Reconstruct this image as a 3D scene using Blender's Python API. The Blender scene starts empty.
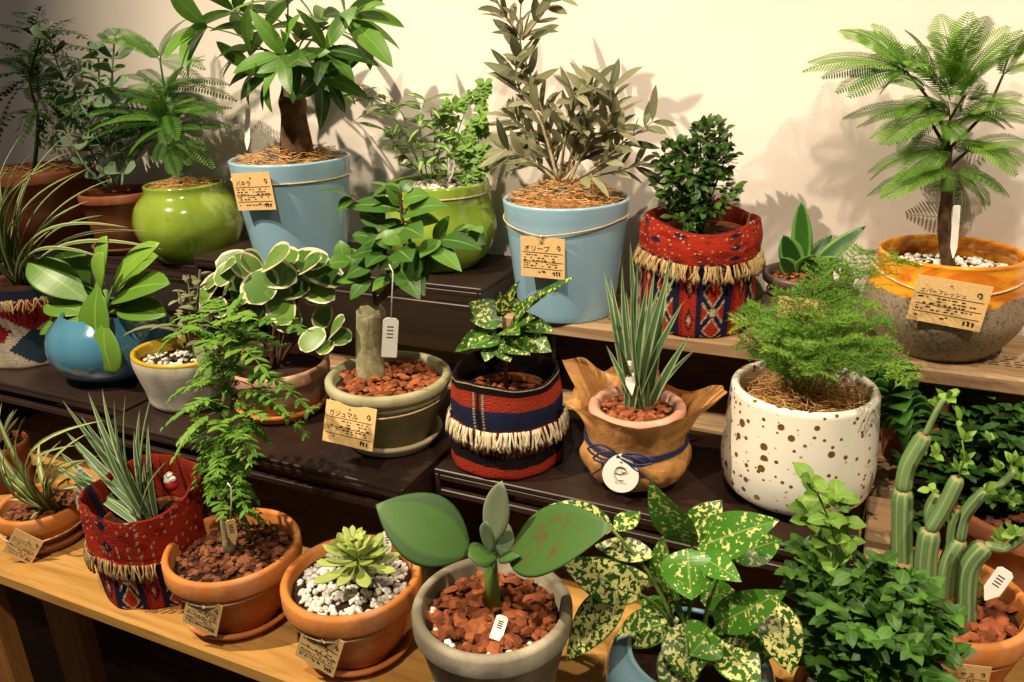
import bpy, math, random
from mathutils import Vector as V, Matrix, noise
random.seed(7)
PI=math.pi; sin=math.sin; cos=math.cos
C=bpy.context.scene.collection
R=random.uniform
# ------------------------------------------------------------------ camera model (image 1024 x 682)
F=795.0; H=0.62
def _d(px,py): return V((px-512,-(py-341),-F)).normalized()
_Z=-_d(578,2430); _X=-_d(-1290,100); _X=(_X-_X.dot(_Z)*_Z).normalized(); _Y=_Z.cross(_X)
CAM=V((0,0,H))
def ray(px,py):
    d=_d(px,py); return V((_X.dot(d),_Y.dot(d),_Z.dot(d)))
def AZ(px,py,z):
    r=ray(px,py); return CAM+r*((z-H)/r.z)
def AY(px,py,y):
    r=ray(px,py); return CAM+r*(y/r.y)
def PJ(p):
    q=V(p)-CAM; v=_X*q.x+_Y*q.y+_Z*q.z
    return 512+F*v.x/-v.z, 341-F*v.y/-v.z, -v.z
def RAD(w,p): return w*PJ(p)[2]/F/2
def HZ(P,ry):
    a,b=-.3,1.0
    for _ in range(40):
        m=(a+b)/2
        if PJ((P.x,P.y,m))[1]>ry: a=m
        else: b=m
    return a
# ------------------------------------------------------------------ materials
def lin(c):
    if isinstance(c,str):
        c=c.lstrip('#'); c=[int(c[i:i+2],16)/255 for i in (0,2,4)]
    return tuple(x/12.92 if x<=.04045 else ((x+.055)/1.055)**2.4 for x in c)+(1,)
class NT:
    def __init__(s,name):
        s.m=bpy.data.materials.new(name); s.m.use_nodes=True; s.t=s.m.node_tree
        for n in list(s.t.nodes): s.t.nodes.remove(n)
        s.out=s.n('ShaderNodeOutputMaterial')
    def n(s,t,**k):
        n=s.t.nodes.new(t)
        for a,b in k.items(): setattr(n,a,b)
        return n
    def l(s,a,b): s.t.links.new(a,b)
    def set(s,sock,v):
        if isinstance(v,bpy.types.NodeSocket): s.l(v,sock)
        else: sock.default_value=v
    def math(s,op,a,b=0,c=0):
        n=s.n('ShaderNodeMath',operation=op); s.set(n.inputs[0],a); s.set(n.inputs[1],b); s.set(n.inputs[2],c); return n.outputs[0]
    def mix(s,f,a,b,bt='MIX'):
        n=s.n('ShaderNodeMix',data_type='RGBA',blend_type=bt); s.set(n.inputs[0],f); s.set(n.inputs[6],a); s.set(n.inputs[7],b); return n.outputs[2]
    def noise(s,sc,det=3,vec=None,rough=.5,dist=0):
        n=s.n('ShaderNodeTexNoise'); n.inputs['Scale'].default_value=sc; n.inputs['Detail'].default_value=det
        n.inputs['Roughness'].default_value=rough; n.inputs['Distortion'].default_value=dist
        s.l(vec if vec else s.obj(),n.inputs['Vector']); return n.outputs['Fac']
    def obj(s):
        if not hasattr(s,'_tc'): s._tc=s.n('ShaderNodeTexCoord')
        return s._tc.outputs['Object']
    def uv(s):
        s.obj(); return s._tc.outputs['UV']
    def scale(s,v,sc):
        n=s.n('ShaderNodeMapping'); s.l(v,n.inputs[0]); n.inputs['Scale'].default_value=sc; return n.outputs[0]
    def sep(s,v):
        n=s.n('ShaderNodeSeparateXYZ'); s.l(v,n.inputs[0]); return n.outputs
    def ramp(s,f,lo,hi,a=0,b=1):
        n=s.n('ShaderNodeMapRange',interpolation_type='SMOOTHSTEP'); s.set(n.inputs[0],f); n.inputs[1].default_value=lo; n.inputs[2].default_value=hi
        n.inputs[3].default_value=a; n.inputs[4].default_value=b; return n.outputs[0]
    def bump(s,h,st=.3,d=.002):
        n=s.n('ShaderNodeBump'); n.inputs['Strength'].default_value=st; n.inputs['Distance'].default_value=d; s.l(h,n.inputs['Height']); return n.outputs[0]
    def attr(s,name):
        n=s.n('ShaderNodeAttribute',attribute_name=name); return n.outputs['Color']
    def bsdf(s,col,rough=.5,spec=.5,normal=None,metal=0,coat=0,sheen=0,trans=None):
        b=s.n('ShaderNodeBsdfPrincipled'); s.set(b.inputs['Base Color'],col); s.set(b.inputs['Roughness'],rough)
        b.inputs['Specular IOR Level'].default_value=spec; b.inputs['Metallic'].default_value=metal
        b.inputs['Coat Weight'].default_value=coat; b.inputs['Coat Roughness'].default_value=.04
        if normal: s.l(normal,b.inputs['Normal'])
        o=b.outputs[0]
        if trans:
            t=s.n('ShaderNodeBsdfTranslucent'); s.set(t.inputs[0],col)
            mx=s.n('ShaderNodeMixShader'); mx.inputs[0].default_value=trans; s.l(o,mx.inputs[1]); s.l(t.outputs[0],mx.inputs[2]); o=mx.outputs[0]
        s.l(o,s.out.inputs[0]); return s.m
def leafmat(name,a,b,rough=.38,pat=None,pc=None,trans=.22,spec=.4,bump=.1,val=.85):
    t=NT(name); tint=t.attr('tint'); uv=t.sep(t.uv()); u=uv[0]; v=uv[1]
    col=t.mix(tint,lin(a),lin(b))
    nz=t.noise(45,2); col=t.mix(t.ramp(nz,.35,.7,0,.35),col,t.mix(.5,col,lin(a)))
    au=t.math('ABSOLUTE',t.math('SUBTRACT',u,.5))
    if pat=='margin':
        w=t.math('ADD',au,t.math('MULTIPLY',t.math('SUBTRACT',t.noise(60,2),.5),.25))
        vv=t.math('ABSOLUTE',t.math('SUBTRACT',v,.5))
        w=t.math('MAXIMUM',w,t.math('SUBTRACT',vv,.04))
        col=t.mix(t.ramp(w,.38,.43),col,lin(pc))
        g=t.ramp(t.noise(35,2,dist=1),.55,.6,0,.45); col=t.mix(g,col,t.mix(.55,col,lin('#8f9d7a')))
    elif pat=='edge':
        col=t.mix(t.ramp(au,.28,.36),col,lin(pc))
    elif pat=='stripe':
        col=t.mix(t.ramp(au,.22,.10),col,lin(pc))
    elif pat=='ribs':
        col=t.mix(t.ramp(t.math('SINE',t.math('MULTIPLY',u,50.27)),.2,.9,0,.55),col,lin(pc))
        col=t.mix(t.ramp(v,.93,1),col,lin('#a09a60'))
    elif pat=='rust':
        col=t.mix(t.math('MULTIPLY',t.ramp(t.noise(60,5,dist=.6),.48,.66,0,.75),t.ramp(au,.42,.2)),col,lin(pc))
    elif pat=='midrib':
        col=t.mix(t.ramp(au,.035,.015,0,.6),col,lin(pc))
    elif pat in('spots','spots2'):
        lo=.52 if pat=='spots' else .56
        # cream speckles: the tint attribute also says how heavily this leaf is speckled
        n1=t.noise(250,2,vec=t.obj(),rough=.5,dist=.4)
        th=t.math('SUBTRACT',lo+.085,t.math('MULTIPLY',t.math('SUBTRACT',1,tint),.12))
        f=t.ramp(t.math('SUBTRACT',n1,th),0,.02)
        edge=t.ramp(au,.49,.44)
        col=t.mix(tint,lin(a),lin(b)); col=t.mix(t.math('MULTIPLY',f,edge),col,lin(pc))
        col=t.mix(t.ramp(au,.03,.012,0,.55),col,lin('#a9c26b'))
    hs=t.n('ShaderNodeHueSaturation'); hs.inputs['Hue'].default_value=.488; hs.inputs['Saturation'].default_value=.95; hs.inputs['Value'].default_value=val; t.l(col,hs.inputs['Color']); col=hs.outputs[0]
    ribs=t.n('ShaderNodeTexWave',wave_type='BANDS',bands_direction='Y'); t.l(t.uv(),ribs.inputs[0]); ribs.inputs['Scale'].default_value=5; ribs.inputs['Distortion'].default_value=1
    nm=t.bump(ribs.outputs['Fac'],bump,.0004) if bump>0 else None
    return t.bsdf(col,min(.9,rough+.1),spec*.75,nm,trans=trans)
def plain(name,c,rough=.6,c2=None,sc=40,spec=.4,bump=.2,coat=0,metal=0,dist=.001):
    t=NT(name); nz=t.noise(sc,4)
    col=t.mix(t.ramp(nz,.3,.7),lin(c),lin(c2 or c)); return t.bsdf(col,rough,spec,t.bump(nz,bump,dist),coat=coat,metal=metal)
def terramat(name,a,b,white=.25,wc='#c9b7a0'):
    t=NT(name); n1=t.noise(14,5); n2=t.noise(60,4,rough=.7); n3=t.noise(9,4,dist=.8)
    col=t.mix(t.ramp(n1,.35,.65),lin(a),lin(b)); col=t.mix(t.math('MULTIPLY',t.ramp(n3,.42,.62),white),col,lin(wc))
    col=t.mix(t.ramp(n2,.55,.8,0,.35),col,lin('#5d3a22'))
    h=t.math('ADD',n2,t.math('MULTIPLY',t.noise(220,2),.5))
    return t.bsdf(col,.85,.2,t.bump(h,.35,.001))
def tintmat(name,a,b,rough=.8,spec=.2,bump=.5,sc=150):
    t=NT(name); col=t.mix(t.attr('tint'),lin(a),lin(b)); nz=t.noise(sc,3); col=t.mix(t.ramp(nz,.45,.75,0,.5),col,t.mix(.6,col,lin(a)))
    return t.bsdf(col,rough,spec,t.bump(nz,bump,.001))
def colmat(name,rough=.9,bumpsc=500):
    t=NT(name); c=t.attr('tint'); nz=t.noise(bumpsc,2); c=t.mix(t.ramp(nz,.35,.75,0,.55),c,t.mix(.55,c,lin('#1c0f0c')))
    return t.bsdf(c,rough,.1,t.bump(nz,.9,.0015))
def woodmat(name,a,b,c,axis='X',rough=.55,knots=True,sc=1):
    t=NT(name); s=(2.2,22,22) if axis=='X' else (22,22,2.2)
    v=t.scale(t.obj(),tuple(x*sc for x in s)); n1=t.noise(1.6,5,vec=v,dist=1.3); n2=t.noise(7,4,vec=v)
    col=t.mix(t.ramp(n1,.3,.7),lin(a),lin(b)); col=t.mix(t.ramp(n2,.5,.75,0,.5),col,lin(c))
    n3=t.noise(3,3); col=t.mix(t.ramp(n3,.5,.8,0,.35),col,lin(a))
    return t.bsdf(col,rough,.3,t.bump(n2,.25,.001))
M={}
M['wall']=plain('cream_wall','#e8ded2',.62,'#e2d6c8',6,.35,.1)
M['bench']=woodmat('honey_pine','#bf9250','#a87c3c','#85592a',rough=.42)
M['legwood']=woodmat('leg_pine','#a06f38','#8a5a2a','#6a4018',axis='Z',rough=.6)
M['old']=woodmat('old_board','#a58a66','#86694a','#5a4330',rough=.75)
M['olddark']=woodmat('dark_board','#5a3f2b','#46301f','#2e1f14',rough=.8)
M['metal']=plain('brown_metal','#271a14',.36,'#31231b',12,.5,.08)
M['terra']=terramat('terracotta','#cf8440','#b56c30',.18)
M['terraold']=terramat('old_terracotta','#b5754a','#8f5738',.75,'#c5b3a0')
M['fringedark']=None
M['terrabloom']=terramat('bloomed_terracotta','#c98a58','#b06c3c',.7,'#cbb093')
M['terradark']=terramat('brown_terracotta','#8a4b26','#6e3a1e',.1)
M['terrapink']=terramat('pink_terracotta','#c4947a','#a87c64',.6,'#d8bca8')
M['greypot']=terramat('grey_concrete','#978e78','#6f6856',.8,'#c4baa2')
M['mosspot']=terramat('mossy_stone','#a8a37e','#85835e',.5,'#aca383')
M['mossrim']=terramat('pale_stone','#c2b088','#a69878',.5,'#b9ad8c')
M['bluesky']=plain('sky_blue_glaze','#92b6c8',.25,'#86adc0',5,.5,.04,coat=.5)
M['limeglaze']=None
def glaze(name,a,b,crack,rough=.12,sc=150,ck=.3):
    t=NT(name); n=t.noise(7,4,dist=.6); col=t.mix(t.ramp(n,.3,.7),lin(a),lin(b))
    v=t.n('ShaderNodeTexVoronoi',feature='DISTANCE_TO_EDGE'); v.inputs['Scale'].default_value=sc; t.l(t.obj(),v.inputs[0])
    col=t.mix(t.ramp(v.outputs[0],0,.03,ck,0),col,lin(crack))
    b=t.noise(26,3); return t.bsdf(col,rough,.6,t.bump(b,.22,.002),coat=.8)
M['limeglaze']=glaze('lime_glaze','#90a838','#647e22','#4d6714')
M['blueglaze']=glaze('teal_glaze','#4a8098','#356a84','#23566a',.12,90,.12)
M['tealbowl']=glaze('grey_blue_glaze','#7a9dab','#557e90','#3a6478',sc=60,ck=.12)
def dotmat():
    t=NT('dotted_white_glaze'); 
    def dots(sc,lo,hi,seed):
        v=t.n('ShaderNodeTexVoronoi',feature='F1'); v.inputs['Scale'].default_value=sc
        mp=t.n('ShaderNodeMapping'); t.l(t.obj(),mp.inputs[0]); mp.inputs['Location'].default_value=(seed,seed*.7,seed*.3); t.l(mp.outputs[0],v.inputs[0])
        rnd=t.sep(v.outputs['Color'])[0]; r=t.math('MULTIPLY_ADD',rnd,hi-lo,lo)
        return t.math('SUBTRACT',r,v.outputs['Distance'])
    d1=dots(80,.06,.36,0); d2=dots(125,.0,.30,3.3)
    d=t.math('MAXIMUM',d1,d2)
    hole=t.ramp(d,0,.05); halo=t.ramp(d,-.06,.02)
    n=t.noise(5,3); base=t.mix(t.ramp(n,.4,.65),lin('#ece6d2'),lin('#dcd9cc'))
    col=t.mix(t.math('MULTIPLY',halo,.6),base,lin('#c8a878')); col=t.mix(hole,col,lin('#6d4a26'))
    return t.bsdf(col,.2,.5,t.bump(t.math('MULTIPLY',hole,-1),.5,.002),coat=.5)
M['dots']=dotmat()
def orangemat():
    t=NT('orange_drip_glaze'); z=t.sep(t.obj())[2]; n=t.noise(16,3,dist=.5); zz=t.math('ADD',z,t.math('MULTIPLY',t.math('SUBTRACT',n,.5),.035))
    n2=t.noise(12,4,dist=1.5,vec=t.scale(t.obj(),(1,1,2.5)))
    org=t.mix(t.ramp(n2,.42,.6),lin('#eda22a'),lin('#b86818')); org=t.mix(t.ramp(n2,.62,.7),org,lin('#e9c27a'))
    gry=t.mix(t.ramp(t.noise(300,2),.45,.7),lin('#8d7e66'),lin('#5d5342'))
    f=t.ramp(zz,.073,.077); col=t.mix(f,gry,org); rough=t.math('MULTIPLY_ADD',f,-.42,.55)
    return t.bsdf(col,rough,.5,t.bump(n,.15,.002),coat=0)
M['orange']=orangemat()
M['jarbot']=plain('olive_stone','#6e6850',.6,'#54503e',30)
M['jartop']=plain('dark_iron_glaze','#3c352e',.4,'#574a3c',25)
M['oval']=terramat('marbled_cement','#bab5a2','#8f8c7e',.5,'#d2ccb8')
M['yellow']=plain('yellow_glaze','#c9a52a',.3,'#b08f24',20,.5,.1,coat=.3)
M['soil']=plain('brown_soil','#3a2618',.95,'#241710',90,.1,.8,dist=.004)
M['coirbase']=plain('coir_mat','#a8783f',.95,'#7a5428',120,.1,.9,dist=.004)
M['coir']=tintmat('coir_fibre','#b8824a','#ecc688',.8)
M['chip']=tintmat('lava_chip','#5c301a','#a45e38',.9)
M['chipd']=tintmat('dark_lava_chip','#4a2a1a','#8e5a3c',.9)
M['pebble']=tintmat('white_pebble','#c9c4b4','#f2efe6',.7,.3,.2)
M['twine']=plain('jute_twine','#cdb893',.9,'#b09a72',400,.1,.6)
M['card']=plain('kraft_card','#d9b67c',.8,'#cfaa70',300,.2,.05)
M['ink']=plain('black_ink','#2a1a10',.8)
M['white']=plain('white_label','#ece8dc',.5)
M['grey']=plain('grey_print','#a8a294',.7)
M['bark']=plain('brown_bark','#6b5038',.9,'#3f2d1e',60,.2,.8,dist=.003)
M['barkgrey']=plain('grey_bark','#a39d78',.85,'#807c58',80,.2,.6,dist=.003)
M['stem']=plain('green_stem','#6c8a3a',.6,'#55732c',60)
M['stemd']=plain('dark_twig','#3c3a20',.7,'#54431f',60)
M['stemo']=plain('olive_twig','#a89878',.8,'#8a7a5a',60)
M['kraft']=None
def kraftmat():
    t=NT('kraft_paper'); n=t.noise(24,5,dist=1.2); c=t.mix(t.ramp(n,.3,.7),lin('#cf9a5a'),lin('#b88045')); 
    return t.bsdf(c,.42,.45,t.bump(t.noise(38,4,dist=2),.5,.003),trans=.12)
M['kraft']=kraftmat()
M['ribbon']=plain('navy_ribbon','#28305c',.6,'#1c2040',80)
M['cloth']=colmat('woven_wool')
M['fringe']=tintmat('cream_fringe','#b09c74','#eadfc0',.95)
M['fringedark']=tintmat('tan_fringe','#6e5636','#c0a472',.95)
M['L_pach']=leafmat('pachira_leaf','#1f480f','#5c9826',.3,'midrib','#7db548')
M['L_olive']=leafmat('olive_leaf','#48522c','#9a9c72',.45,'midrib','#8f9468',trans=.12)
M['L_ever']=leafmat('feathery_leaf','#2c6a10','#76b22a',.5,trans=.3)
M['L_everd']=leafmat('dark_feathery_leaf','#2a6410','#62a428',.5,trans=.3)
M['L_fern']=leafmat('palm_fern_leaf','#1f4010','#3f701e',.45,trans=.2)
M['L_coty']=leafmat('glaucous_leaf','#4c6a50','#84a07c',.5,'edge','#6f9350',trans=.05)
M['L_pteris']=leafmat('striped_fern_leaf','#356a1c','#6fa83a',.4,'stripe','#a9c877')
M['L_ivy']=leafmat('lobed_leaf','#3c7a1c','#86b93c',.35,'midrib','#a6cc60')
M['L_box']=leafmat('small_glossy_leaf','#20400e','#4a7c24',.25,'midrib','#5f8a3a',trans=.1)
M['L_sans']=leafmat('snake_leaf','#163c10','#377422',.25,'edge','#5c9a3c',trans=.05)
M['L_spid']=leafmat('striped_blade','#3c5a22','#66883c',.4,'edge','#b9bd84',trans=.15)
M['L_spid2']=leafmat('pale_blade','#6d8a3a','#8aa050',.4,'stripe','#cfd09a',trans=.15)
M['L_grass']=leafmat('dark_edged_blade','#2c5228','#52804a',.4,'edge','#a8b888',trans=.12)
M['L_padd']=leafmat('paddle_leaf','#3a7210','#76a82a',.28,'midrib','#86b048',trans=.06)
M['L_fuzz']=leafmat('felted_leaf','#5c6440','#8f9468',.8,trans=.05)
M['L_pep']=leafmat('cream_margin_leaf','#3d6c1e','#6e9c34',.3,'margin','#e3dcae',trans=.1)
M['L_ficus']=leafmat('ficus_leaf','#265812','#5c9628',.28,'midrib','#7fb04c',trans=.15)
M['L_croton']=leafmat('speckled_croton_leaf','#1c4812','#3f8024',.3,'spots2','#c9cf5c',trans=.12)
M['L_asp']=leafmat('asparagus_needle','#4c8a1c','#98cc48',.6,trans=.35,bump=0,val=.9)
M['L_poly']=leafmat('lacy_leaf','#3a7c16','#80b834',.45,trans=.25)
M['L_ech']=leafmat('rosette_leaf','#86a83c','#b9cf6a',.4,trans=.08)
M['L_haem']=leafmat('broad_fleshy_leaf','#3a6a26','#4c7c32',.4,'edge','#3c6230',trans=.03,bump=.05)
M['L_haem1']=leafmat('rust_mottled_leaf','#3a6a26','#4c7c32',.4,'rust','#6b4a2a',trans=.03,bump=.05)
M['L_haem2']=leafmat('grey_mottled_leaf','#6c8a5c','#9aa882',.6,trans=.03,bump=.05)
M['L_drac']=leafmat('gold_dust_leaf','#1f540e','#3f8a18',.25,'spots','#dedf84',trans=.15)
M['L_vine']=leafmat('bush_leaf','#25560f','#4f8c28',.35,'midrib','#6aa548',trans=.15)
M['L_twist']=leafmat('curled_leaf','#245614','#468c2a',.28,trans=.05)
M['L_dark']=leafmat('deep_green_leaf','#1c3c10','#3a7020',.35,'midrib','#44702c',trans=.1)  # dark green foliage of the leafy plant under the plank shelf
M['L_cact']=leafmat('ribbed_stem','#4f7a40','#7ca25c',.5,'ribs','#a9c088',trans=0,bump=0)
# ------------------------------------------------------------------ mesh builder
class B:
    def __init__(s): s.v=[];s.f=[];s.uv=[];s.c=[];s.sm=[]
    def add(s,vs,fs,uvs=None,tint=.5,smooth=True):
        o=len(s.v); s.v+= [V(x) for x in vs]; s.f+=[tuple(i+o for i in f) for f in fs]
        s.uv+= uvs if uvs else [(0,0)]*len(vs)
        if isinstance(tint,list): s.c+=tint
        else: s.c+=[(tint,tint,tint,1)]*len(vs)
        s.sm+=[smooth]*len(fs)
    def build(s,name,mat,parent=None,origin=None):
        me=bpy.data.meshes.new(name); o=origin if origin is not None else root_loc(parent)
        me.from_pydata([x-o for x in s.v],[],s.f)
        if s.f:
            uvl=me.uv_layers.new(name='UVMap'); li=[0]*len(me.loops); me.loops.foreach_get('vertex_index',li)
            flat=[]; 
            for i in li: flat+=s.uv[i]
            uvl.data.foreach_set('uv',flat)
            ca=me.color_attributes.new('tint','FLOAT_COLOR','POINT'); flat=[]
            for c in s.c: flat+=c
            ca.data.foreach_set('color',flat); me.polygons.foreach_set('use_smooth',s.sm)
        me.materials.append(M[mat] if isinstance(mat,str) else mat); me.update()
        ob=bpy.data.objects.new(name,me); C.objects.link(ob)
        if parent is not None: ob.parent=parent
        else: ob.location=o
        return ob
def root_loc(p):
    while p is not None and p.parent is not None: p=p.parent
    return V(p.location) if p is not None else V((0,0,0))
def thing(name,label,cat,loc,group=None):
    o=bpy.data.objects.new(name,None); C.objects.link(o); o.location=V(loc); o.empty_display_size=.05
    o['label']=label; o['category']=cat
    if group: o['group']=group
    return o
def tag(o,label,cat,group=None):
    o['label']=label; o['category']=cat
    if group: o['group']=group
    return o
def stuff(o): o['kind']='stuff'; return o
def bez(a,b,c,t): return a*(1-t)**2+b*(2*t*(1-t))+c*t*t
def poly(pts,t):
    """point on a smooth Catmull-Rom curve through pts"""
    n=len(pts)-1; x=min(t*n,n-1e-6); i=int(x); u=x-i
    p0=pts[max(i-1,0)];p1=pts[i];p2=pts[i+1];p3=pts[min(i+2,n)]
    return .5*((2*p1)+(p2-p0)*u+(2*p0-5*p1+4*p2-p3)*u*u+(3*p1-p0-3*p2+p3)*u**3)
def perp(d,up=V((0,0,1))):
    s=d.cross(up)
    if s.length<1e-4: s=d.cross(V((1,0,0)))
    return s.normalized()
def tube(m,pts,r0,r1=None,seg=6,tint=.5,smooth=True,samples=None,flat=1):
    r1=r0 if r1 is None else r1; pts=[V(p) for p in pts]
    if samples: pts=[poly(pts,i/(samples-1)) for i in range(samples)]
    n=len(pts); vs=[];fs=[];uv=[]; ps=None
    for i,p in enumerate(pts):
        d=(pts[min(i+1,n-1)]-pts[max(i-1,0)]); d=d.normalized() if d.length>1e-9 else V((0,0,1))
        s=perp(d) if ps is None else (ps-d*ps.dot(d)).normalized(); ps=s; u=d.cross(s)
        r=r0+(r1-r0)*i/(n-1) if not callable(r0) else r0(i/(n-1))
        for k in range(seg):
            a=2*PI*k/seg; vs.append(p+(s*cos(a)+u*sin(a)*flat)*r); uv.append((k/seg,i/(n-1)))
    for i in range(n-1):
        for k in range(seg): fs.append((i*seg+k,i*seg+(k+1)%seg,(i+1)*seg+(k+1)%seg,(i+1)*seg+k))
    fs.append(tuple(range(seg))[::-1]); fs.append(tuple((n-1)*seg+k for k in range(seg)))
    m.add(vs,fs,uv,tint,smooth)
def prof(k,t):
    if k=='ell': return max(0,sin(PI*t))**.75
    if k=='ov': return max(0,sin(PI*t**.72))**.85
    if k=='obo': return .12*(1-t)+max(0,sin(PI*t**1.7))**.7*(1-.12*(1-t))
    if k=='lan': return max(0,sin(PI*t**.8))**1.0
    if k=='round': return max(0,1-(2*t-1)**2)**.5
    if k=='strap': return min(1,.55+t*2)*(1-t**3.0)
    if k=='sans': return (.55+.45*sin(PI*min(1,t*1.15)))*(1-t**4)
    if k=='spat': return .3+.7*max(0,sin(PI*t**2.2))**.8 if t<.97 else .05
    if k=='spoon': return .2+.1*t if t<.25 else max(.03,.2+.8*max(0,sin(PI*(.5*((t-.25)/.4) if t<.65 else .5+.5*((t-.65)/.35))))**.8-(.2 if t>.9 else 0)*(t-.9)*10)
    if k=='eli': return max(0,sin(PI*t**.92))**.85
    if k=='ac': return max(0,sin(PI*t**.82))**.8*(1-.25*t**6)
    return sin(PI*t)
def leaf(m,a,b,w,up=None,arch=.15,fold=.12,k='ell',n=7,tint=.5,wav=0,twist=0,cup=0):
    """one leaf blade from a to b; up = the side it faces"""
    a=V(a);b=V(b);L=(b-a).length
    if L<1e-5: return
    up=V(up) if up is not None else V((0,0,1)); d=(b-a).normalized()
    if abs(d.dot(up.normalized()))>.97: up=up+V((R(-.5,.5),-.6,.3))
    s0=d.cross(up).normalized(); nn=s0.cross(d).normalized()
    c=(a+b)/2+nn*arch*L; vs=[];uv=[];fs=[]; us=(-1,-.5,0,.5,1)
    ph=R(0,6)
    for i in range(n+1):
        t=i/n; p=bez(a,c,b,t); tg=((c-a)*(1-t)+(b-c)*t).normalized(); s=s0
        if twist: s=(Matrix.Rotation(twist*t,3,tg)@s0)
        nr=s.cross(tg).normalized(); ww=w/2*prof(k,t)
        for u in us:
            z=fold*abs(u)*ww+ (wav*w*sin(t*9+ph+u)*abs(u) if wav else 0)
            vs.append(p+s*u*ww+nr*z); uv.append((.5+.5*u,t))
    for i in range(n):
        for j in range(4): q=i*5+j; fs.append((q,q+1,q+6,q+5))
    m.add(vs,fs,uv,tint)
def fat(m,a,b,w,th,up=None,arch=.1,k='ell',n=9,tint=.5,seg=10):
    """fleshy leaf with real thickness"""
    a=V(a);b=V(b);L=(b-a).length; up=V(up) if up is not None else V((0,0,1)); d=(b-a).normalized()
    if abs(d.dot(up.normalized()))>.97: up=up+V((0,-.6,.3))
    s=d.cross(up).normalized(); nn=s.cross(d).normalized(); c=(a+b)/2+nn*arch*L; vs=[];uv=[];fs=[]
    for i in range(n+1):
        t=i/n; p=bez(a,c,b,t); tg=((c-a)*(1-t)+(b-c)*t).normalized(); nr=s.cross(tg).normalized()
        pr=max(prof(k,t),.02); ww=w/2*pr; hh=th/2*max(pr,.05)**.6
        for j in range(seg):
            A=2*PI*j/seg; ca=cos(A); sa=sin(A)
            vs.append(p+s*ca*ww+nr*(sa*hh*(1 if sa<0 else .5)+abs(ca)*ww*.12)); uv.append((.5+.5*ca,t))
    for i in range(n):
        for j in range(seg): fs.append((i*seg+j,i*seg+(j+1)%seg,(i+1)*seg+(j+1)%seg,(i+1)*seg+j))
    fs.append(tuple(range(seg))[::-1]); fs.append(tuple(n*seg+j for j in range(seg)))
    m.add(vs,fs,uv,tint)
def lathe(m,P,pr,seg=72,fr=None,tint=.5,smooth=True,sx=1,sy=1,rot=0,colf=None,fz=None,close=True):
    """pr: list of (r,z) from outside bottom over the rim to inside bottom; fr(angle,i,r,z)->r"""
    vs=[];uv=[];fs=[];cs=[]; n=len(pr)
    for i,(r,z) in enumerate(pr):
        for k in range(seg):
            a=2*PI*k/seg; rr=fr(a,i/(n-1),r,z) if fr else r; zz=fz(a,i/(n-1),r,z) if fz else z
            x=cos(a)*rr*sx; y=sin(a)*rr*sy
            vs.append(V((P.x+x*cos(rot)-y*sin(rot),P.y+x*sin(rot)+y*cos(rot),P.z+zz))); uv.append((k/seg,i/(n-1)))
            if colf: cs.append(colf(a,i/(n-1),rr,zz))
    for i in range(n-1):
        for k in range(seg): fs.append((i*seg+k,i*seg+(k+1)%seg,(i+1)*seg+(k+1)%seg,(i+1)*seg+k))
    if close: fs.append(tuple(range(seg))[::-1]); fs.append(tuple((n-1)*seg+k for k in range(seg)))
    m.add(vs,fs,uv,cs if colf else tint,smooth)
def box(m,x0,x1,y0,y1,z0,z1,bev=.0015,tint=.5):
    b=min(bev,(x1-x0)/3,(y1-y0)/3,(z1-z0)/3); vs=[];fs=[]
    for (zx,ins) in ((z0,b),(z0+b,0),(z1-b,0),(z1,b)):
        for (x,y,sx,sy) in ((x0,y0,1,1),(x1,y0,-1,1),(x1,y1,-1,-1),(x0,y1,1,-1)):
            vs.append((x+sx*(ins+b),y+sy*ins,zx)); vs.append((x+sx*ins,y+sy*(ins+b),zx))
    def idx(l): # order around
        o=l*8; return [o+1,o+0,o+2,o+3,o+5,o+4,o+6,o+7]
    for l in range(3):
        a=idx(l);c=idx(l+1)
        for k in range(8): fs.append((a[k],a[(k+1)%8],c[(k+1)%8],c[k]))
    fs.append(tuple(idx(0)[::-1])); fs.append(tuple(idx(3)))
    m.add(vs,fs,None,tint,False)
ICO=[(0,0,1)]+[(cos(2*PI*k/5)*.894,sin(2*PI*k/5)*.894,.447) for k in range(5)]+[(cos(2*PI*(k+.5)/5)*.894,sin(2*PI*(k+.5)/5)*.894,-.447) for k in range(5)]+[(0,0,-1)]
ICF=[(0,1+k,1+(k+1)%5) for k in range(5)]+[(1+k,6+k,1+(k+1)%5) for k in range(5)]+[(1+(k+1)%5,6+k,6+(k+1)%5) for k in range(5)]+[(11,6+(k+1)%5,6+k) for k in range(5)]
def rock(m,p,s,flat=.6,jit=.3,tint=.5,smooth=False):
    rm=Matrix.Rotation(R(0,6.28),3,V((R(-1,1),R(-1,1),R(-1,1))).normalized()); e=V((R(.7,1.3),R(.6,1),flat))
    rz=Matrix.Rotation(R(0,6.28),3,'Z')@Matrix.Rotation(R(-.5,.5),3,'X')
    vs=[]
    for q in ICO:
        q=(rm@V(q))*(1+R(-jit,jit)); vs.append(V(p)+rz@V((q.x*e.x,q.y*e.y,q.z*e.z))*s)
    m.add(vs,ICF,None,tint,smooth)
def mulch(parent,P,z,r,n,s,mat='chip',name='lava_chips',flat=.55,smooth=False,layers=2,jit=.3,sx=1,sy=1,rot=0):
    m=B()
    for i in range(n):
        a=R(0,2*PI); q=math.sqrt(R(0,1))*r*.95; ss=s*R(.65,1.25); x=q*cos(a)*sx; y=q*sin(a)*sy
        rock(m,(P.x+x*cos(rot)-y*sin(rot),P.y+x*sin(rot)+y*cos(rot),z+R(0,s*.9)+(1-(q/r)**2)*s*.8),ss,flat,jit,R(0,1),smooth)
    return stuff(m.build(name,mat,parent))
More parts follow.
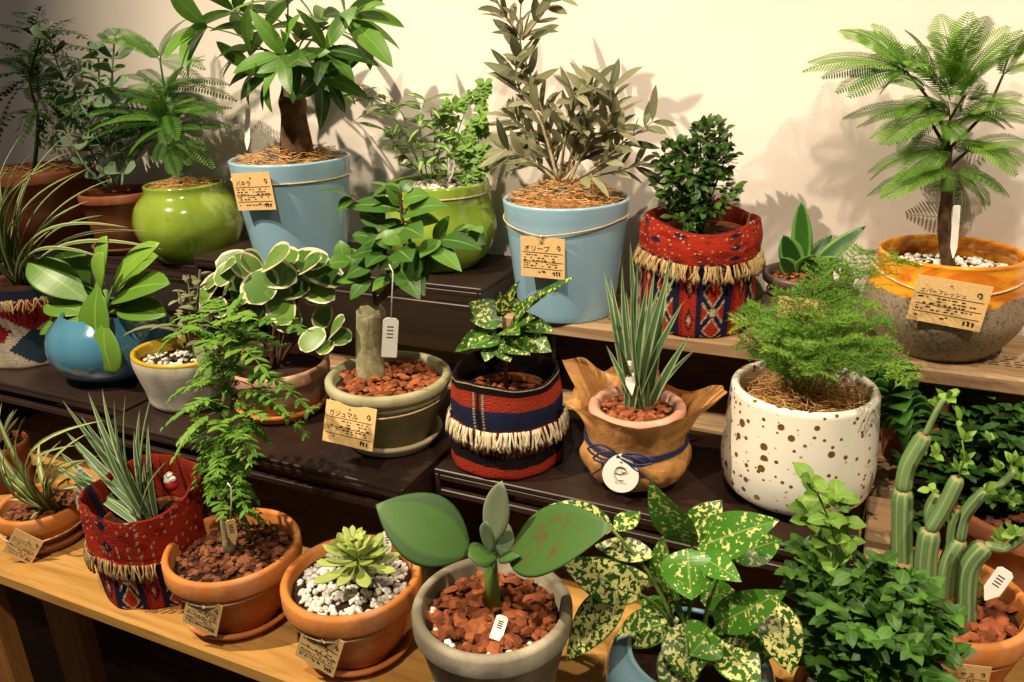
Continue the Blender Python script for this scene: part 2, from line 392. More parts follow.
def soil(parent,P,z,r,mat='soil',dome=.004,name='soil',sx=1,sy=1,rot=0):
    m=B(); pr=[(r*x,z-P.z+dome*(1-x*x)+(.0015*sin(x*40))) for x in (1,.85,.7,.55,.4,.25,.1,.001)]
    lathe(m,P,pr,40,sx=sx,sy=sy,rot=rot,fz=lambda a,i,rr,zz:zz+.0018*noise.noise(V((cos(a)*rr*90,sin(a)*rr*90,1))),close=False)
    return m.build(name,mat,parent)
def coir(parent,P,z,r,n=260,over=.0,mat='coir',thick=.0005,hump=.012):
    soil(parent,P,z-.006,r,'coirbase',.012,'coir_mat')
    m=B()
    for i in range(n):
        a=R(0,2*PI); q=math.sqrt(R(0,1))*r*(.95+over); h=hump*(1-(q/r)**2)
        c=V((P.x+q*cos(a),P.y+q*sin(a),z+h+R(-.003,.006))); d=R(0,2*PI); L=R(.012,.035); cur=R(-2,2); pts=[]; p=c-V((cos(d),sin(d),0))*L/2
        for j in range(5):
            dd=d+cur*(j/4-.5); p=p+V((cos(dd),sin(dd),R(-.25,.3)))*L/4
            if (V((p.x-P.x,p.y-P.y))).length>r*(1.0+over): p=p-V((p.x-P.x,p.y-P.y,0))*.08
            pts.append(p.copy())
        tube(m,pts,thick,thick,3,R(0,1))
    return stuff(m.build('coconut_fibre',mat,parent))
def ring(m,P,z,r,th=.0013,seg=60,sag=0,sagang=None,tint=.5,sx=1,sy=1,rot=0,rsag=0):
    pts=[]
    for k in range(seg+1):
        a=2*PI*k/seg; rr=r; zz=z
        if sagang is not None:
            dd=abs((a-sagang+PI)%(2*PI)-PI); w=max(0,1-dd/1.3); zz-=sag*w; rr+=rsag*w
        x=cos(a)*rr*sx; y=sin(a)*rr*sy
        pts.append(V((P.x+x*cos(rot)-y*sin(rot),P.y+x*sin(rot)+y*cos(rot),zz)))
    tube(m,pts,th,th,5,tint)
_txt={}
def textmesh(body,size=1.0):
    if body in _txt: return _txt[body]
    cu=bpy.data.curves.new('t','FONT'); cu.body=body; cu.size=1; cu.align_x='LEFT'; cu.resolution_u=1
    o=bpy.data.objects.new('t',cu); C.objects.link(o); dg=bpy.context.evaluated_depsgraph_get(); me=bpy.data.meshes.new_from_object(o.evaluated_get(dg))
    vs=[v.co.copy() for v in me.vertices]; fs=[tuple(p.vertices) for p in me.polygons]
    bpy.data.objects.remove(o); bpy.data.curves.remove(cu); bpy.data.meshes.remove(me)
    x1=max([v.x for v in vs] or [1]); _txt[body]=(vs,fs,x1); return _txt[body]
def quadbar(m,O,ux,uy,x0,x1,y0,y1): m.add([O+ux*x0+uy*y0,O+ux*x1+uy*y0,O+ux*x1+uy*y1,O+ux*x0+uy*y1],[(0,1,2,3)],None,.5,False)
def pricetag(parent,px,center,r,title,seed=1,lean=0.0,name='price_tag',norm=None,price=True,thk=.0009,off=.004):
    """kraft card hung on the pot's twine; px = its four corners in the photograph, laid onto the plane touching the pot"""
    cxp=sum(p[0] for p in px)/4; cyp=sum(p[1] for p in px)/4
    # surface point of the pot under the tag centre
    rr=ray(cxp,cyp); best=None; t=.2
    while t<2:
        q=CAM+rr*t
        if V((q.x-center.x,q.y-center.y)).length<r+off: best=q;break
        t+=.001
    if best is None:
        t=min((V(((CAM+rr*(k*.002)).x-center.x,(CAM+rr*(k*.002)).y-center.y)).length,k) for k in range(100,1000))[1]; best=CAM+rr*(t*.002)
    n=V((best.x-center.x,best.y-center.y,0)).normalized() if norm is None else V(norm).normalized(); n=(n+V((0,0,lean))).normalized()
    hits=[]
    for p in px:
        q=ray(*p); hits.append(CAM+q*((best-CAM).dot(n)/q.dot(n)))
    O=(hits[0]+hits[1]+hits[2]+hits[3])/4; ux=((hits[1]-hits[0])+(hits[2]-hits[3])); w=ux.length/2; ux.normalize()
    uy=n.cross(ux).normalized(); 
    if uy.z<0: uy=-uy
    h=abs(((hits[0]-hits[3])+(hits[1]-hits[2])).dot(uy))/2
    rnd=random.Random(seed); m=B(); nf=ux.cross(uy); nf.normalize()
    if nf.dot(CAM-O)<0: nf=-nf
    vs=[]
    cnr=[(-w/2,-h/2),(w/2,-h/2),(w/2,h/2),(-w/2,h/2)]
    N=8
    for side in (0,1):
        for j in range(N+1):
            for i in range(N+1):
                x=-w/2+w*i/N; y=-h/2+h*j/N; vs.append(O+ux*x+uy*y+nf*(thk*(1-side)+.002*((2*x/w)**2)*-1*0))
    fs=[]
    K=(N+1)**2
    for j in range(N):
        for i in range(N):
            q=j*(N+1)+i; fs.append((q,q+1,q+N+2,q+N+1)); fs.append((K+q,K+q+N+1,K+q+N+2,K+q+1))
    for i in range(N):
        fs.append((i,K+i,K+i+1,i+1)); q=N*(N+1)+i; fs.append((q,q+1,K+q+1,K+q))
        q=i*(N+1); fs.append((q,q+N+1,K+q+N+1,K+q)); q=i*(N+1)+N; fs.append((q,K+q,K+q+N+1,q+N+1))
    m.add(vs,fs,None,.5,False); card=m.build(name,'card',parent)
    k=B(); Q=O+nf*(thk+.0004)
    tv,tf,tx=textmesh(title); s=min(h*.17,w*.62/tx); k.add([Q+ux*(-w*.42+v.x*s)+uy*(h*.16+v.y*s) for v in tv],tf,None,.5,False)
    x=-.44
    for yy,dash in ((.12,1),(-.10,0),(-.27,0)):
        quadbar(k,Q,ux,uy,-w*.45,w*.45,h*yy-h*.006,h*yy+h*.006)
    for row in (.06,-.01,-.07,-.15,-.21,-.33,-.36):
        x=-.42 if rnd.random()<.8 else -.1
        while x<.38:
            l=rnd.uniform(.02,.07)
            if rnd.random()<.62: quadbar(k,Q,ux,uy,w*x,w*(x+l),h*row-h*.012,h*row+h*.014)
            x+=l+rnd.uniform(.01,.06)
    if price:
        for i in range(3): quadbar(k,Q,ux,uy,w*(.25+.06*i),w*(.28+.06*i),-h*.42,-h*.33)
    # small bird-curl emblem, top corner
    pts=[Q+ux*(w*.36+cos(a)*w*.035*(1-a/9))+uy*(h*.27+sin(a)*h*.06*(1-a/9)) for a in [x*.6 for x in range(-2,9)]]
    tube(k,pts,w*.011,w*.006,4)
    k.build('lettering','ink',card)
    hb=B(); hc=Q+uy*h*.36-ux*w*.02; tube(hb,[hc-nf*.0003,hc+nf*.0004],w*.018,w*.018,10); hb.build('eyelet','ink',card)
    tp=O+uy*h*.5-ux*w*.02+nf*.001
    return card,tp,hc,n
def twine(parent,P,z,r,tp=None,hc=None,sag=.006,th=.0012,sx=1,sy=1,rot=0):
    m=B()
    if tp is not None:
        a=math.atan2(tp.y-P.y,tp.x-P.x)%(2*PI); ring(m,P,z,r+.001,th,72,max(0,z-tp.z)*.75 if sag is None else sag,a,rsag=.003)
        K=V((P.x+cos(a)*(r+.004),P.y+sin(a)*(r+.004),z-(sag or 0)))
        tube(m,[K,(K+hc)/2+V((0,-.002,0)),hc],th*.9,th*.9,5); rock(m,K,.0028,.8,.2,.5,True)
    else: ring(m,P,z,r+.001,th,72,sx=sx,sy=sy,rot=rot)
    return m.build('twine','twine',parent)
def stick(parent,a,b,w=.008,mat='white',name='plant_label',face=None,marks=True,sq=False):
    """small flat plastic label from a (bottom) to b (top)"""
    a=V(a);b=V(b); d=(b-a).normalized(); f=(CAM-b).normalized() if face is None else V(face); s=d.cross(f).normalized(); n=s.cross(d).normalized(); m=B(); t=.0006
    vs=[]; tw=w*.46 if sq else .0005; td=.0008 if sq else .012
    for o in (n*t,-n*t): vs+=[a+s*tw+o,a-s*tw+o,a+d*td-s*w/2+o,b-s*w/2-d*w*.2+o,b-s*w*.3+o,b+s*w*.3+o,b+s*w/2-d*w*.2+o,a+d*td+s*w/2+o]
    fs=[tuple(range(8)),tuple(range(15,7,-1))]+[(i,(i+1)%8,8+(i+1)%8,8+i) for i in range(8)]
    m.add(vs,fs,None,.5,False); o=m.build(name,mat,parent)
    if marks:
        k=B(); L=(b-a).length
        for i in range(4): 
            c=b-d*(w*.6+L*.09*i)+n*(t+.0003)*(1 if n.dot(CAM-b)>0 else -1); k.add([c-s*w*.22-d*.0006,c+s*w*.2-d*.0006,c+s*w*.2+d*.0006,c-s*w*.22+d*.0006],[(0,1,2,3)],None,.5,False)
        k.build('marking','ink',o)
    return o
# ------------------------------------------------------------------ setting
def struct(name,m,mat):
    o=m.build(name,mat,None,V((0,0,0))); o['kind']='structure'; return o
WALLY=1.075
m=B(); N=60
vs=[];fs=[]
for j in range(31):
    for i in range(N+1):
        x=-3+5.5*i/N; z=-.9+3.2*j/30; vs.append((x,WALLY+.0015*sin(x*9+sin(z*3))+.001*sin(x*23),z))
for j in range(30):
    for i in range(N): q=j*(N+1)+i; fs.append((q,q+1,q+N+2,q+N+1))
m.add(vs,fs); box(m,-3,2.5,WALLY+.03,WALLY+.1,-.9,2.3); struct('wall_back',m,'wall')
m=B(); box(m,-3,2.5,-1.6,WALLY,-.9,-.8); struct('floor',m,'olddark')
# front bench of pine planks on splayed legs
Z1=.16; ZP=.27; ZR=.312; ZL=.285; ZD=.14
bench=thing('display_bench','long honey pine plank bench carrying the front row of pots','bench',(-.5,.56,-.8))
for (y0,y1) in ((.485,.757),(.772,.862),(.875,1.06)):
    m=B(); box(m,-1.75,.62,y0,y1,-.018,0,.002); m.build('plank','bench',bench)
for x in (-1.09,-.15,.5):
    m=B(); box(m,x-.045,x+.045,.50,.53,-.8,-.018,.003); m.build('leg','legwood',bench)
    m=B(); box(m,x-.02,x+.05,1.0,1.03,-.8,-.018,.003); m.build('leg','legwood',bench)
for x in (-1.17,):
    m=B(); box(m,x-.045,x+.035,.66,.69,-.8,-.018,.003); m.build('brace','legwood',bench)
m=B(); box(m,-1.7,.55,1.035,1.05,-.8,-.02,.002); m.build('back_board','olddark',bench)
# brown metal risers
def riser(x0,x1,y0,y1,zt,z0,label,group='brown metal risers'):
    o=thing('display_riser',label,'riser',((x0+x1)/2,(y0+y1)/2,z0),group)
    m=B(); box(m,x0,x1,y0,y1,zt-.006,zt,.001); m.build('top_panel','metal',o)
    for x in (x0,x1-.006):
        m=B(); box(m,x,x+.006,y0+.0005,y1,z0,zt-.0062,.001); m.build('side_panel','metal',o)
    m=B(); box(m,x0+.0065,x1-.0065,y0+.0005,y0+.006,zt-.014,zt-.0065,.001); m.build('front_lip','metal',o)
    m=B(); box(m,x0+.0065,x1-.0065,y0,y0+.012,zt-.034,zt-.026,.001); m.build('rail','metal',o)
    m=B(); box(m,x0+.0065,x1-.0065,y1-.012,y1,zt-.034,zt-.026,.001); m.build('rail','metal',o)
    return o
riser(-.43,.02,.687,.89,Z1,0.0002,'brown metal riser under the white spotted pot and the striped wool basket')
riser(-.90,-.438,.633,.89,Z1,0.0002,'brown metal riser under the grey green pot with the bonsai fig')
riser(-1.37,-.908,.668,.89,Z1,0.0002,'brown metal riser under the round teal glazed pot, its front set back')
riser(-.975,-.465,.893,1.062,ZR,ZD+.0002,'brown metal riser by the wall under the potted money tree')
riser(-1.72,-.985,.928,1.062,ZL,ZD+.0002,'lower brown metal riser by the wall under the darker lime green pot')
# slatted wood deck behind
deck=thing('slatted_deck','weathered wooden slatted deck showing beside and behind the white spotted pot','deck',(-.3,.85,0))
for (y0,y1,x0) in ((.995,1.062,-1.75),(.94,.990,-1.75),(.866,.930,.027),(.758,.846,.027),(.68,.745,.027)):
    m=B(); box(m,x0,.07 if y0<.93 else .10,y0,y1,ZD-.014,ZD,.002)
    m.build('slat','old',deck)
for x in (-1.6,-.9,.03):
    m=B(); box(m,x,x+.02,.945 if x<0 else .69,1.05,0.0002,ZD-.0142,.002); m.build('support','olddark',deck)
shelf=thing('plank_shelf','grey brown weathered plank shelf against the wall under the orange pot','shelf',(.05,.98,ZD))
m=B(); box(m,-.452,.62,.912,.990,ZP-.018,ZP,.002); m.build('plank','old',shelf)
m=B(); box(m,-.452,.62,.993,1.062,ZP-.018,ZP,.002); m.build('plank','old',shelf)
for x in (-.44,.08,.6):
    m=B(); box(m,x,x+.018,.93,1.035,ZD+.0002 if x<.3 else .0002,ZP-.0182,.002); m.build('support','olddark',shelf)
m=B(); box(m,-.42,.079,1.04,1.056,ZD+.0002,ZP-.0182,.002); m.build('back_board','olddark',shelf)
m=B(); box(m,.1,.59,1.04,1.056,ZD+.0002,ZP-.0182,.002); m.build('back_board','olddark',shelf)
# faded stencil dashes on the planks
rnd=random.Random(3)
for (xa,xb,y0) in ((-.33,-.2,.948),(.12,.30,.948)):
    m=B()
    for row in range(5):
        x=xa
        while x<xb:
            l=rnd.uniform(.004,.01); m.add([(x,y0+row*.007,ZP+.0005),(x+l,y0+row*.007+.001,ZP+.0005),(x+l,y0+.003+row*.007,ZP+.0005),(x,y0+.002+row*.007,ZP+.0005)],[(0,1,2,3)],None,.5,False); x+=l+rnd.uniform(.003,.007)
    m.build('stencil_marking','ink',shelf)
# things in the dark under the bench
def simple_pot(name,label,P,rr,rb,h,mat,group=None):
    o=thing(name,label,'pot',P,group); m=B(); lathe(m,V(P),terra(rb,rr,h,.018,.006),48); m.build('body',mat,o); return o
# ------------------------------------------------------------------ pots
def terra(rb,rr,h,lh=.02,w=.006,step=.003,bulge=0):
    r1=rr-step
    return [(rb*.9,0),(rb,.0025),(rb+(r1-rb)*.5+bulge,h*.45),(r1,h-lh-.001),(rr-.001,h-lh),(rr,h-lh+.003),(rr,h-.004),(rr-.0015,h-.001),(rr-w*.5,h),(rr-w+.001,h-.001),(rr-w,h-.004),(rr-w-.003,h-lh),(max(rb-w,.01),.012),(.001,.011)]
def curve_pot(pts,w=.005,inner=.012):
    """pts outer profile (r,z) bottom to rim; adds the lip and the inner wall; smoothed"""
    P=[V((r,z,0)) for r,z in pts]; n=len(P); out=[(pts[0][0]*.9,0)]
    for i in range(28): q=poly(P,i/27); out.append((q.x,max(q.y,0)))
    r,h=pts[-1]; out+=[(r-w*.15,h+w*.3),(r-w*.5,h+w*.45),(r-w*.85,h+w*.3),(r-w,h)]
    for i in range(26,0,-3): q=poly(P,i/27); out.append((max(q.x-w,.004),max(q.y,inner)))
    out.append((.001,inner)); return out
def saucer(P,r,h,mat,label,group='saucers under the pots'):
    o=thing('saucer',label,'saucer',P,group); m=B()
    lathe(m,P,[(r*.8,0),(r*.84,.001),(r*.97,h*.7),(r,h),(r-.002,h+.001),(r-.006,h+.0003),(r*.8,.004),(r*.5,.0035),(.001,.0035)],64); m.build('dish',mat,o); return o
def knot(P,z): pass
POT={}
def start(key,bpx,z,rim,w_rim,w_base,label,name='potted_plant',cat='potted plant',sz=0,ymax=None,hh=None):
    P=AZ(bpx[0],bpx[1],z)
    if ymax and P.y>ymax: P=AY(bpx[0],bpx[1],ymax); P.z=z
    for _ in range(6):
        hh_=HZ(P,rim[1]) if hh is None else P.z+hh
        dx=rim[0]-PJ((P.x,P.y,hh_))[0]; P.x+=dx*PJ(P)[2]/F/_X.x*.9
    P.z=z+sz+.0004; h=(HZ(P,rim[1])-P.z) if hh is None else hh; T=V((P.x,P.y,P.z+h))
    d=dict(P=P,h=h,T=T,rr=RAD(w_rim,T),rb=RAD(w_base,P)); d['o']=thing(name,label,cat,P); POT[key]=d
    return d
def CY(d,px,py,dy=0): return AY(px,py,d['P'].y+dy)
def W(d,a,dy=0): return AY(a[0],a[1],d['P'].y+(a[2] if len(a)>2 else dy))
def lobj(o,name,mat,fn,*a,**k):
    m=B(); fn(m,*a,**k); return m.build(name,mat,o)
# ================================================================== FRONT ROW
# --- lacy leaved tree in terracotta
d=start('poly',(247,610),0,(232,543),133,86,'terracotta pot of red lava chips with a slender lacy leaved sapling','potted_sapling',sz=.006)
o=d['o'];P=d['P'];h=d['h'];saucer(V((P.x,P.y,0.0004)),d['rb']+.014,.013,'terra','terracotta saucer under the lacy leaved sapling')
lobj(o,'pot','terra',lathe,P,terra(d['rb'],d['rr'],h,.024,.008))
zs=P.z+h-.02; soil(o,P,zs,d['rr']-.010); mulch(o,P,zs,d['rr']-.010,330,.0052,'chipd')
c,tp,hc,n=pricetag(o,[(180,588),(216,602),(224,640),(191,624)],P,d['rb']+.016,'ポリシャス',2)
twine(o,P,P.z+h-.0268,d['rr']-.0065,tp,hc,.003,.001)
base=V((P.x-.006,P.y,zs)); tr=[base,W(d,(224,500),0),W(d,(222,450),.0),W(d,(226,400)),W(d,(232,350)),W(d,(222,320))]
def trunk(m): tube(m,tr,.0075,.002,8,samples=16)
lobj(o,'trunk','barkgrey',trunk)
def lacy(m,a,b,L2=.02,n=7,w=.005,tint=None,arch=.25):
    a=V(a);b=V(b);L=(b-a).length; c=(a+b)/2+V((0,0,1))*arch*L; t0=R(.1,.9) if tint is None else tint; pts=[bez(a,c,b,i/8) for i in range(9)]
    tube(m,pts,.0008,.0004,3,t0)
    for i in range(1,n+1):
        t=.25+.75*i/n; p=bez(a,c,b,t); tg=((c-a)*(1-t)+(b-c)*t).normalized(); s=perp(tg); l=L2*(1.15-t*.7)*R(.8,1.2)
        for sg in (-1,1):
            e=p+(s*sg*.8+tg*.55+V((0,0,R(-.35,.1)))).normalized()*l
            leaf(m,p,e,l*.42,None,.1,.1,'lan',3,t0)
            for q in (.35,.65):
                pp=p+(e-p)*q
                for g2 in (-1,1): leaf(m,pp,pp+((e-p).normalized()*.8+tg*g2*.8).normalized()*l*.45*(1.2-q),l*.16,None,.1,0,'lan',2,t0)
    leaf(m,pts[-2],b+(b-pts[-2])*.6,w,None,0,.1,'lan',3,t0)
def fol(m):
    T=[((222,330),(160,352)),((222,330),(172,322)),((224,326),(212,300)),((226,330),(250,318)),((228,335),(280,345)),((228,345),(302,330)),((232,370),(290,388)),((232,372),(308,408)),((234,380),(304,432)),
       ((230,390),(172,398)),((226,400),(164,426)),((226,410),(180,440)),((226,420),(176,455)),((226,380),(262,352)),((222,350),(190,330)),((224,345),(205,345)),((228,400),(262,412)),((230,410),(268,440)),((228,420),(250,462)),
       ((224,430),(198,470)),((222,445),(195,486)),((222,450),(208,500)),((224,460),(240,480)),((224,470),(256,498)),((225,490),(262,520)),((225,500),(248,535)),((226,360),(240,330)),((228,360),(200,372)),((230,395),(285,412)),((226,430),(212,455)),((224,350),(240,300)),((230,350),(262,335)),((226,440),(232,500)),((224,395),(196,412))]
    for a,b in T:
        dy=R(-.045,.03); lacy(m,W(d,a),W(d,b,dy),R(.016,.026),7)
    for i in range(46):
        py=R(330,505); a=(226,py); b=(226+R(-42,42)*(1 if py<450 else .6),py+R(-25,30)); lacy(m,W(d,a),W(d,b,R(-.05,.03)),R(.014,.024),6)
lobj(o,'foliage','L_poly',fol)
def hang(o,a,b,w,hgt,name='hang_tag'):
    m=B(); tube(m,[a+V((-.004,0,.004)),a,(a+b)/2+V((.001,0,0)),b],.0007,.0007,4); s=m.build('tag_string','white',o)
    st=stick(o,b-V((0,0,hgt)),b,w,'card' if name=='hang_tag' else 'white',name); return st
hang(o,W(d,(231,487),-.045),W(d,(230,520),-.045),.010,.03)
# --- rosette succulent in white pebbles
d=start('ech',(360,643),0,(351,573),139,88,'terracotta pot of white pebbles with a pale green rosette succulent',sz=.006)
o=d['o'];P=d['P'];h=d['h'];saucer(V((P.x,P.y,0.0004)),d['rb']+.014,.013,'terra','terracotta saucer under the rosette succulent')
tp_=terra(d['rb'],d['rr'],h,.024,.009)
lobj(o,'pot','terrabloom',lathe,P,tp_[:5],72,None,.5,True,close=False)
lobj(o,'pot_rim','terra',lathe,P,tp_[3:],72,None,.5,True,close=False)
zs=P.z+h-.014; soil(o,P,zs,d['rr']-.011); mulch(o,P,zs,d['rr']-.012,430,.0042,'pebble','white_pebbles',.75,True,jit=.2)
c,tp,hc,n=pricetag(o,[(297,613),(337,638),(341,681),(304,660)],P,d['rb']+.016,'秋の霜',3)
twine(o,P,P.z+h-.0268,d['rr']-.0065,tp,hc,.003,.001)
cc=AY(357,562,P.y-.004); cc.z=max(cc.z,zs+.01)
tube_m=B(); tube(tube_m,[V((cc.x,cc.y,zs)),cc],.004,.004,8); tube_m.build('stem','stem',o)
k=0
for ring_i,(n_,L_,el) in enumerate(((9,.047,.05),(8,.038,.42),(6,.027,.85),(4,.017,1.25))):
    for i in range(n_):
        a=2*PI*i/n_+ring_i*.37+R(-.1,.1); l=L_*R(.88,1.1); e=el+R(-.08,.1)
        b=cc+V((cos(a)*cos(e),sin(a)*cos(e),sin(e)))*l+V((0,0,.004*ring_i)); s=cc+V((cos(a),sin(a),0))*.003+V((0,0,.004*ring_i))
        lobj(o,'leaf','L_ech',fat,s,b,.0145*(l/.045)**.6,.005,None,-.12 if ring_i<2 else .1,'obo',8,R(.1,1))
c2=AY(352,541,P.y+.004)
lobj(o,'offset_stem','stem',tube,[cc,c2],.0025,.0025,6)
for i in range(9):
    a=2*PI*i/9; e=R(.3,.9); lobj(o,'leaf','L_ech',fat,c2,c2+V((cos(a)*cos(e),sin(a)*cos(e),sin(e)))*.018,.008,.0035,None,-.1,'obo',6,R(.4,1))
stick(o,W(d,(388,560),.02),W(d,(387,530),.03),.008)
# --- broad leaved bulb in grey concrete pot
d=start('haem',(505,722),0,(492,602),161,100,'grey stone pot of orange lava chips with broad paired fleshy leaves',sz=.007)
o=d['o'];P=d['P'];h=d['h'];saucer(V((P.x,P.y,0.0004)),d['rb']+.012,.014,'greypot','grey stone saucer under the broad leaved plant')
lobj(o,'pot','greypot',lathe,P,terra(d['rb'],d['rr'],h,.022,.010,.004))
zs=P.z+h-.018; soil(o,P,zs,d['rr']-.012); mulch(o,P,zs,d['rr']-.012,300,.0068,'chip')
m=B()
for i in range(9):
    a=-PI/2+R(-1.3,1.3); rock(m,(P.x+cos(a)*.055,P.y+sin(a)*.055,zs+.008),.003,.7,.3,R(0,1))
stuff(m.build('perlite_grains','pebble',o))
bs=V((P.x+.0,P.y+.005,zs))
ct=W(d,(489,556)); ctl=ct
lobj(o,'stem','stem',tube,[bs,ct],.006,.007,10)
lobj(o,'leaf','L_haem',fat,W(d,(470,553)),W(d,(376,505),-.03),.064,.006,V((.1,-.62,.8)),.10,'eli',14,.7,14)
lobj(o,'leaf','L_haem1',fat,W(d,(508,557)),W(d,(613,527),-.03),.060,.006,V((-.1,-.62,.8)),.10,'eli',14,.3,14)
lobj(o,'leaf','L_haem2',fat,W(d,(490,545)),W(d,(502,481),-.01),.026,.006,V((0,-1,.3)),-.05,'ell',10,.8,12)
lobj(o,'leaf','L_haem2',fat,W(d,(488,553)),W(d,(487,522),-.02),.020,.006,V((-.2,-1,.3)),-.05,'ell',10,.3,12)
lobj(o,'leaf','L_haem2',fat,W(d,(500,558)),W(d,(508,523),.01),.020,.006,V((.2,-1,.3)),.05,'ell',10,.2,12)
lobj(o,'leaf','L_haem',fat,W(d,(498,557)),W(d,(468,556),-.028),.026,.006,V((0,-.6,.8)),.05,'obo',10,.9,12)
lobj(o,'leaf','L_haem',fat,W(d,(498,560)),W(d,(520,556),-.02),.012,.006,V((0,-.6,.8)),.05,'ell',10,.9,12)
stick(o,AZ(495,640,zs+.012),AZ(503,616,zs+.017),.011,sq=True)
# --- gold dust dracaena in grey blue bowl
d=start('drac',(697,735),0,(690,650),118,100,'grey blue glazed bowl with a green plant speckled cream yellow',sz=0,)
o=d['o'];P=d['P'];h=d['h']
lobj(o,'pot','tealbowl',lathe,P,curve_pot([(.035,0),(.062,.02),(.078,.05),(.074,.08),(.058,h)],.006))
zs=P.z+h-.01; soil(o,P,zs,.053)
LV=[ # base px, tip px, width m, depth base, depth tip, up, tint
 ((613,530),(548,505),.028,-.01,-.03,(0,-.5,.9),.1),((615,531),(640,512),.02,0,.03,(0,-.5,.9),.3),((692,545),(650,480),.034,.0,-.02,(-.3,-.9,.4),.75),
 ((697,548),(780,520),.036,-.01,-.02,(0,-.7,.7),.85),((690,540),(722,500),.030,.02,.04,(0,-.8,.6),.3),((728,557),(782,540),.03,0,.03,(0,-.7,.7),.8),
 ((672,600),(664,535),.034,0,-.005,(-.5,-.9,.2),.7),((654,556),(594,545),.022,0,.0,(0,-.6,.8),.0),((642,596),(560,560),.036,-.02,-.05,(.2,-.75,.6),.0),
 ((628,585),(566,660),.036,-.03,-.06,(-.2,-.7,.7),.05),((680,620),(612,640),.034,.0,-.0,(0,-.6,.8),.35),((655,585),(585,570),.022,.02,.02,(0,-.6,.8),.2),
 ((688,548),(692,600),.045,-.02,-.045,(-.1,-.9,.5),.95),((672,610),(690,560),.022,.01,.0,(.5,-.8,.3),.2),((700,556),(742,582),.022,-.02,-.05,(.3,-.7,.6),.9),
 ((715,625),(788,590),.030,-.02,-.05,(.2,-.7,.7),.9),((685,622),(690,682),.040,-.03,-.06,(0,-.8,.5),.3),((712,630),(690,655),.036,-.03,-.055,(.2,-.8,.5),.95),
 ((720,640),(760,690),.036,-.02,-.06,(.3,-.7,.6),.25),((715,650),(745,625),.026,.02,.03,(0,-.7,.7),.8),((770,598),(792,675),.034,-.02,-.05,(.3,-.8,.4),.0),
 ((740,640),(800,620),.03,.02,.02,(0,-.7,.7),.4),((690,640),(665,700),.036,-.02,-.065,(0,-.8,.5),.2),((700,600),(735,590),.03,.03,.05,(0,-.8,.5),.9),((675,620),(640,600),.026,.03,.05,(0,-.8,.5),.8),
 ((730,645),(775,655),.03,0,-.02,(0,-.8,.5),.7),((770,598),(745,620),.03,.0,.0,(0,-.8,.5),.3)]
for a,b,w,da,db,up,ti in LV: lobj(o,'leaf','L_drac',leaf,W(d,a,da),W(d,b,db),w*1.05,V(up),.12,.10,'ac',12,ti,.03)
def stems(m):
    root=V((P.x,P.y,zs))
    for a,dy in (((613,530),-.01),((692,545),0),((672,605),0),((628,588),-.02),((728,560),0),((720,640),-.02),((770,598),-.02),((688,622),-.02),((655,560),0)):
        e=W(d,a,dy); tube(m,[root+V((R(-.01,.01),R(-.01,.01),0)),(root+e)/2+V((0,.005,.012)),e],.0024,.0014,6,samples=8)
lobj(o,'stem','stem',stems)
# --- far-left spider plant in terracotta
d=start('spid',(52,537),0,(41,500),84,58,'terracotta pot with a striped thin leaved spider plant beside the red woven bag',sz=.006)
o=d['o'];P=d['P'];h=d['h'];saucer(V((P.x,P.y,0.0004)),d['rb']+.012,.013,'terraold','terracotta saucer under the thin leaved spider plant')
lobj(o,'pot','terra',lathe,P,terra(d['rb'],d['rr'],h,.022,.008))
zs=P.z+h-.015; soil(o,P,zs,d['rr']-.010); mulch(o,P,zs,d['rr']-.011,200,.006,'chipd')
c,tp,hc,n=pricetag(o,[(6,523),(34,537),(41,569),(12,556)],P,d['rb']+.015,'オリヅルラン',4)
twine(o,P,P.z+h-.027,d['rr']-.003,tp,hc,.004)
def blades(m,root,tips,w,arch=.3,k='strap',spread=.006,n=12):
    for t in tips:
        r=root+V((R(-spread,spread),R(-spread,spread),0)); leaf(m,r,t,w*R(.8,1.2),V((R(-.3,.3),-.5,1)),arch*R(.6,1.3),.35,k,n,R(0,1))
def f1(m):
    rt=W(d,(48,490)); rt.z=zs+.003
    T=[(2,401),(10,430),(-12,440),(-14,420),(-10,395),(-5,470),(8,500),(26,415),(40,440),(108,488),(105,420),(78,445),(90,432),(85,460),(62,440),(-20,450),(100,455),(14,480),(30,520),(72,470),(95,475)]
    blades(m,rt,[W(d,(x,y),R(-.05,.05)) for x,y in T],.0105,.35)
lobj(o,'foliage','L_spid2',f1)
stick(o,W(d,(78,510),-.01),W(d,(80,468),.0),.006)
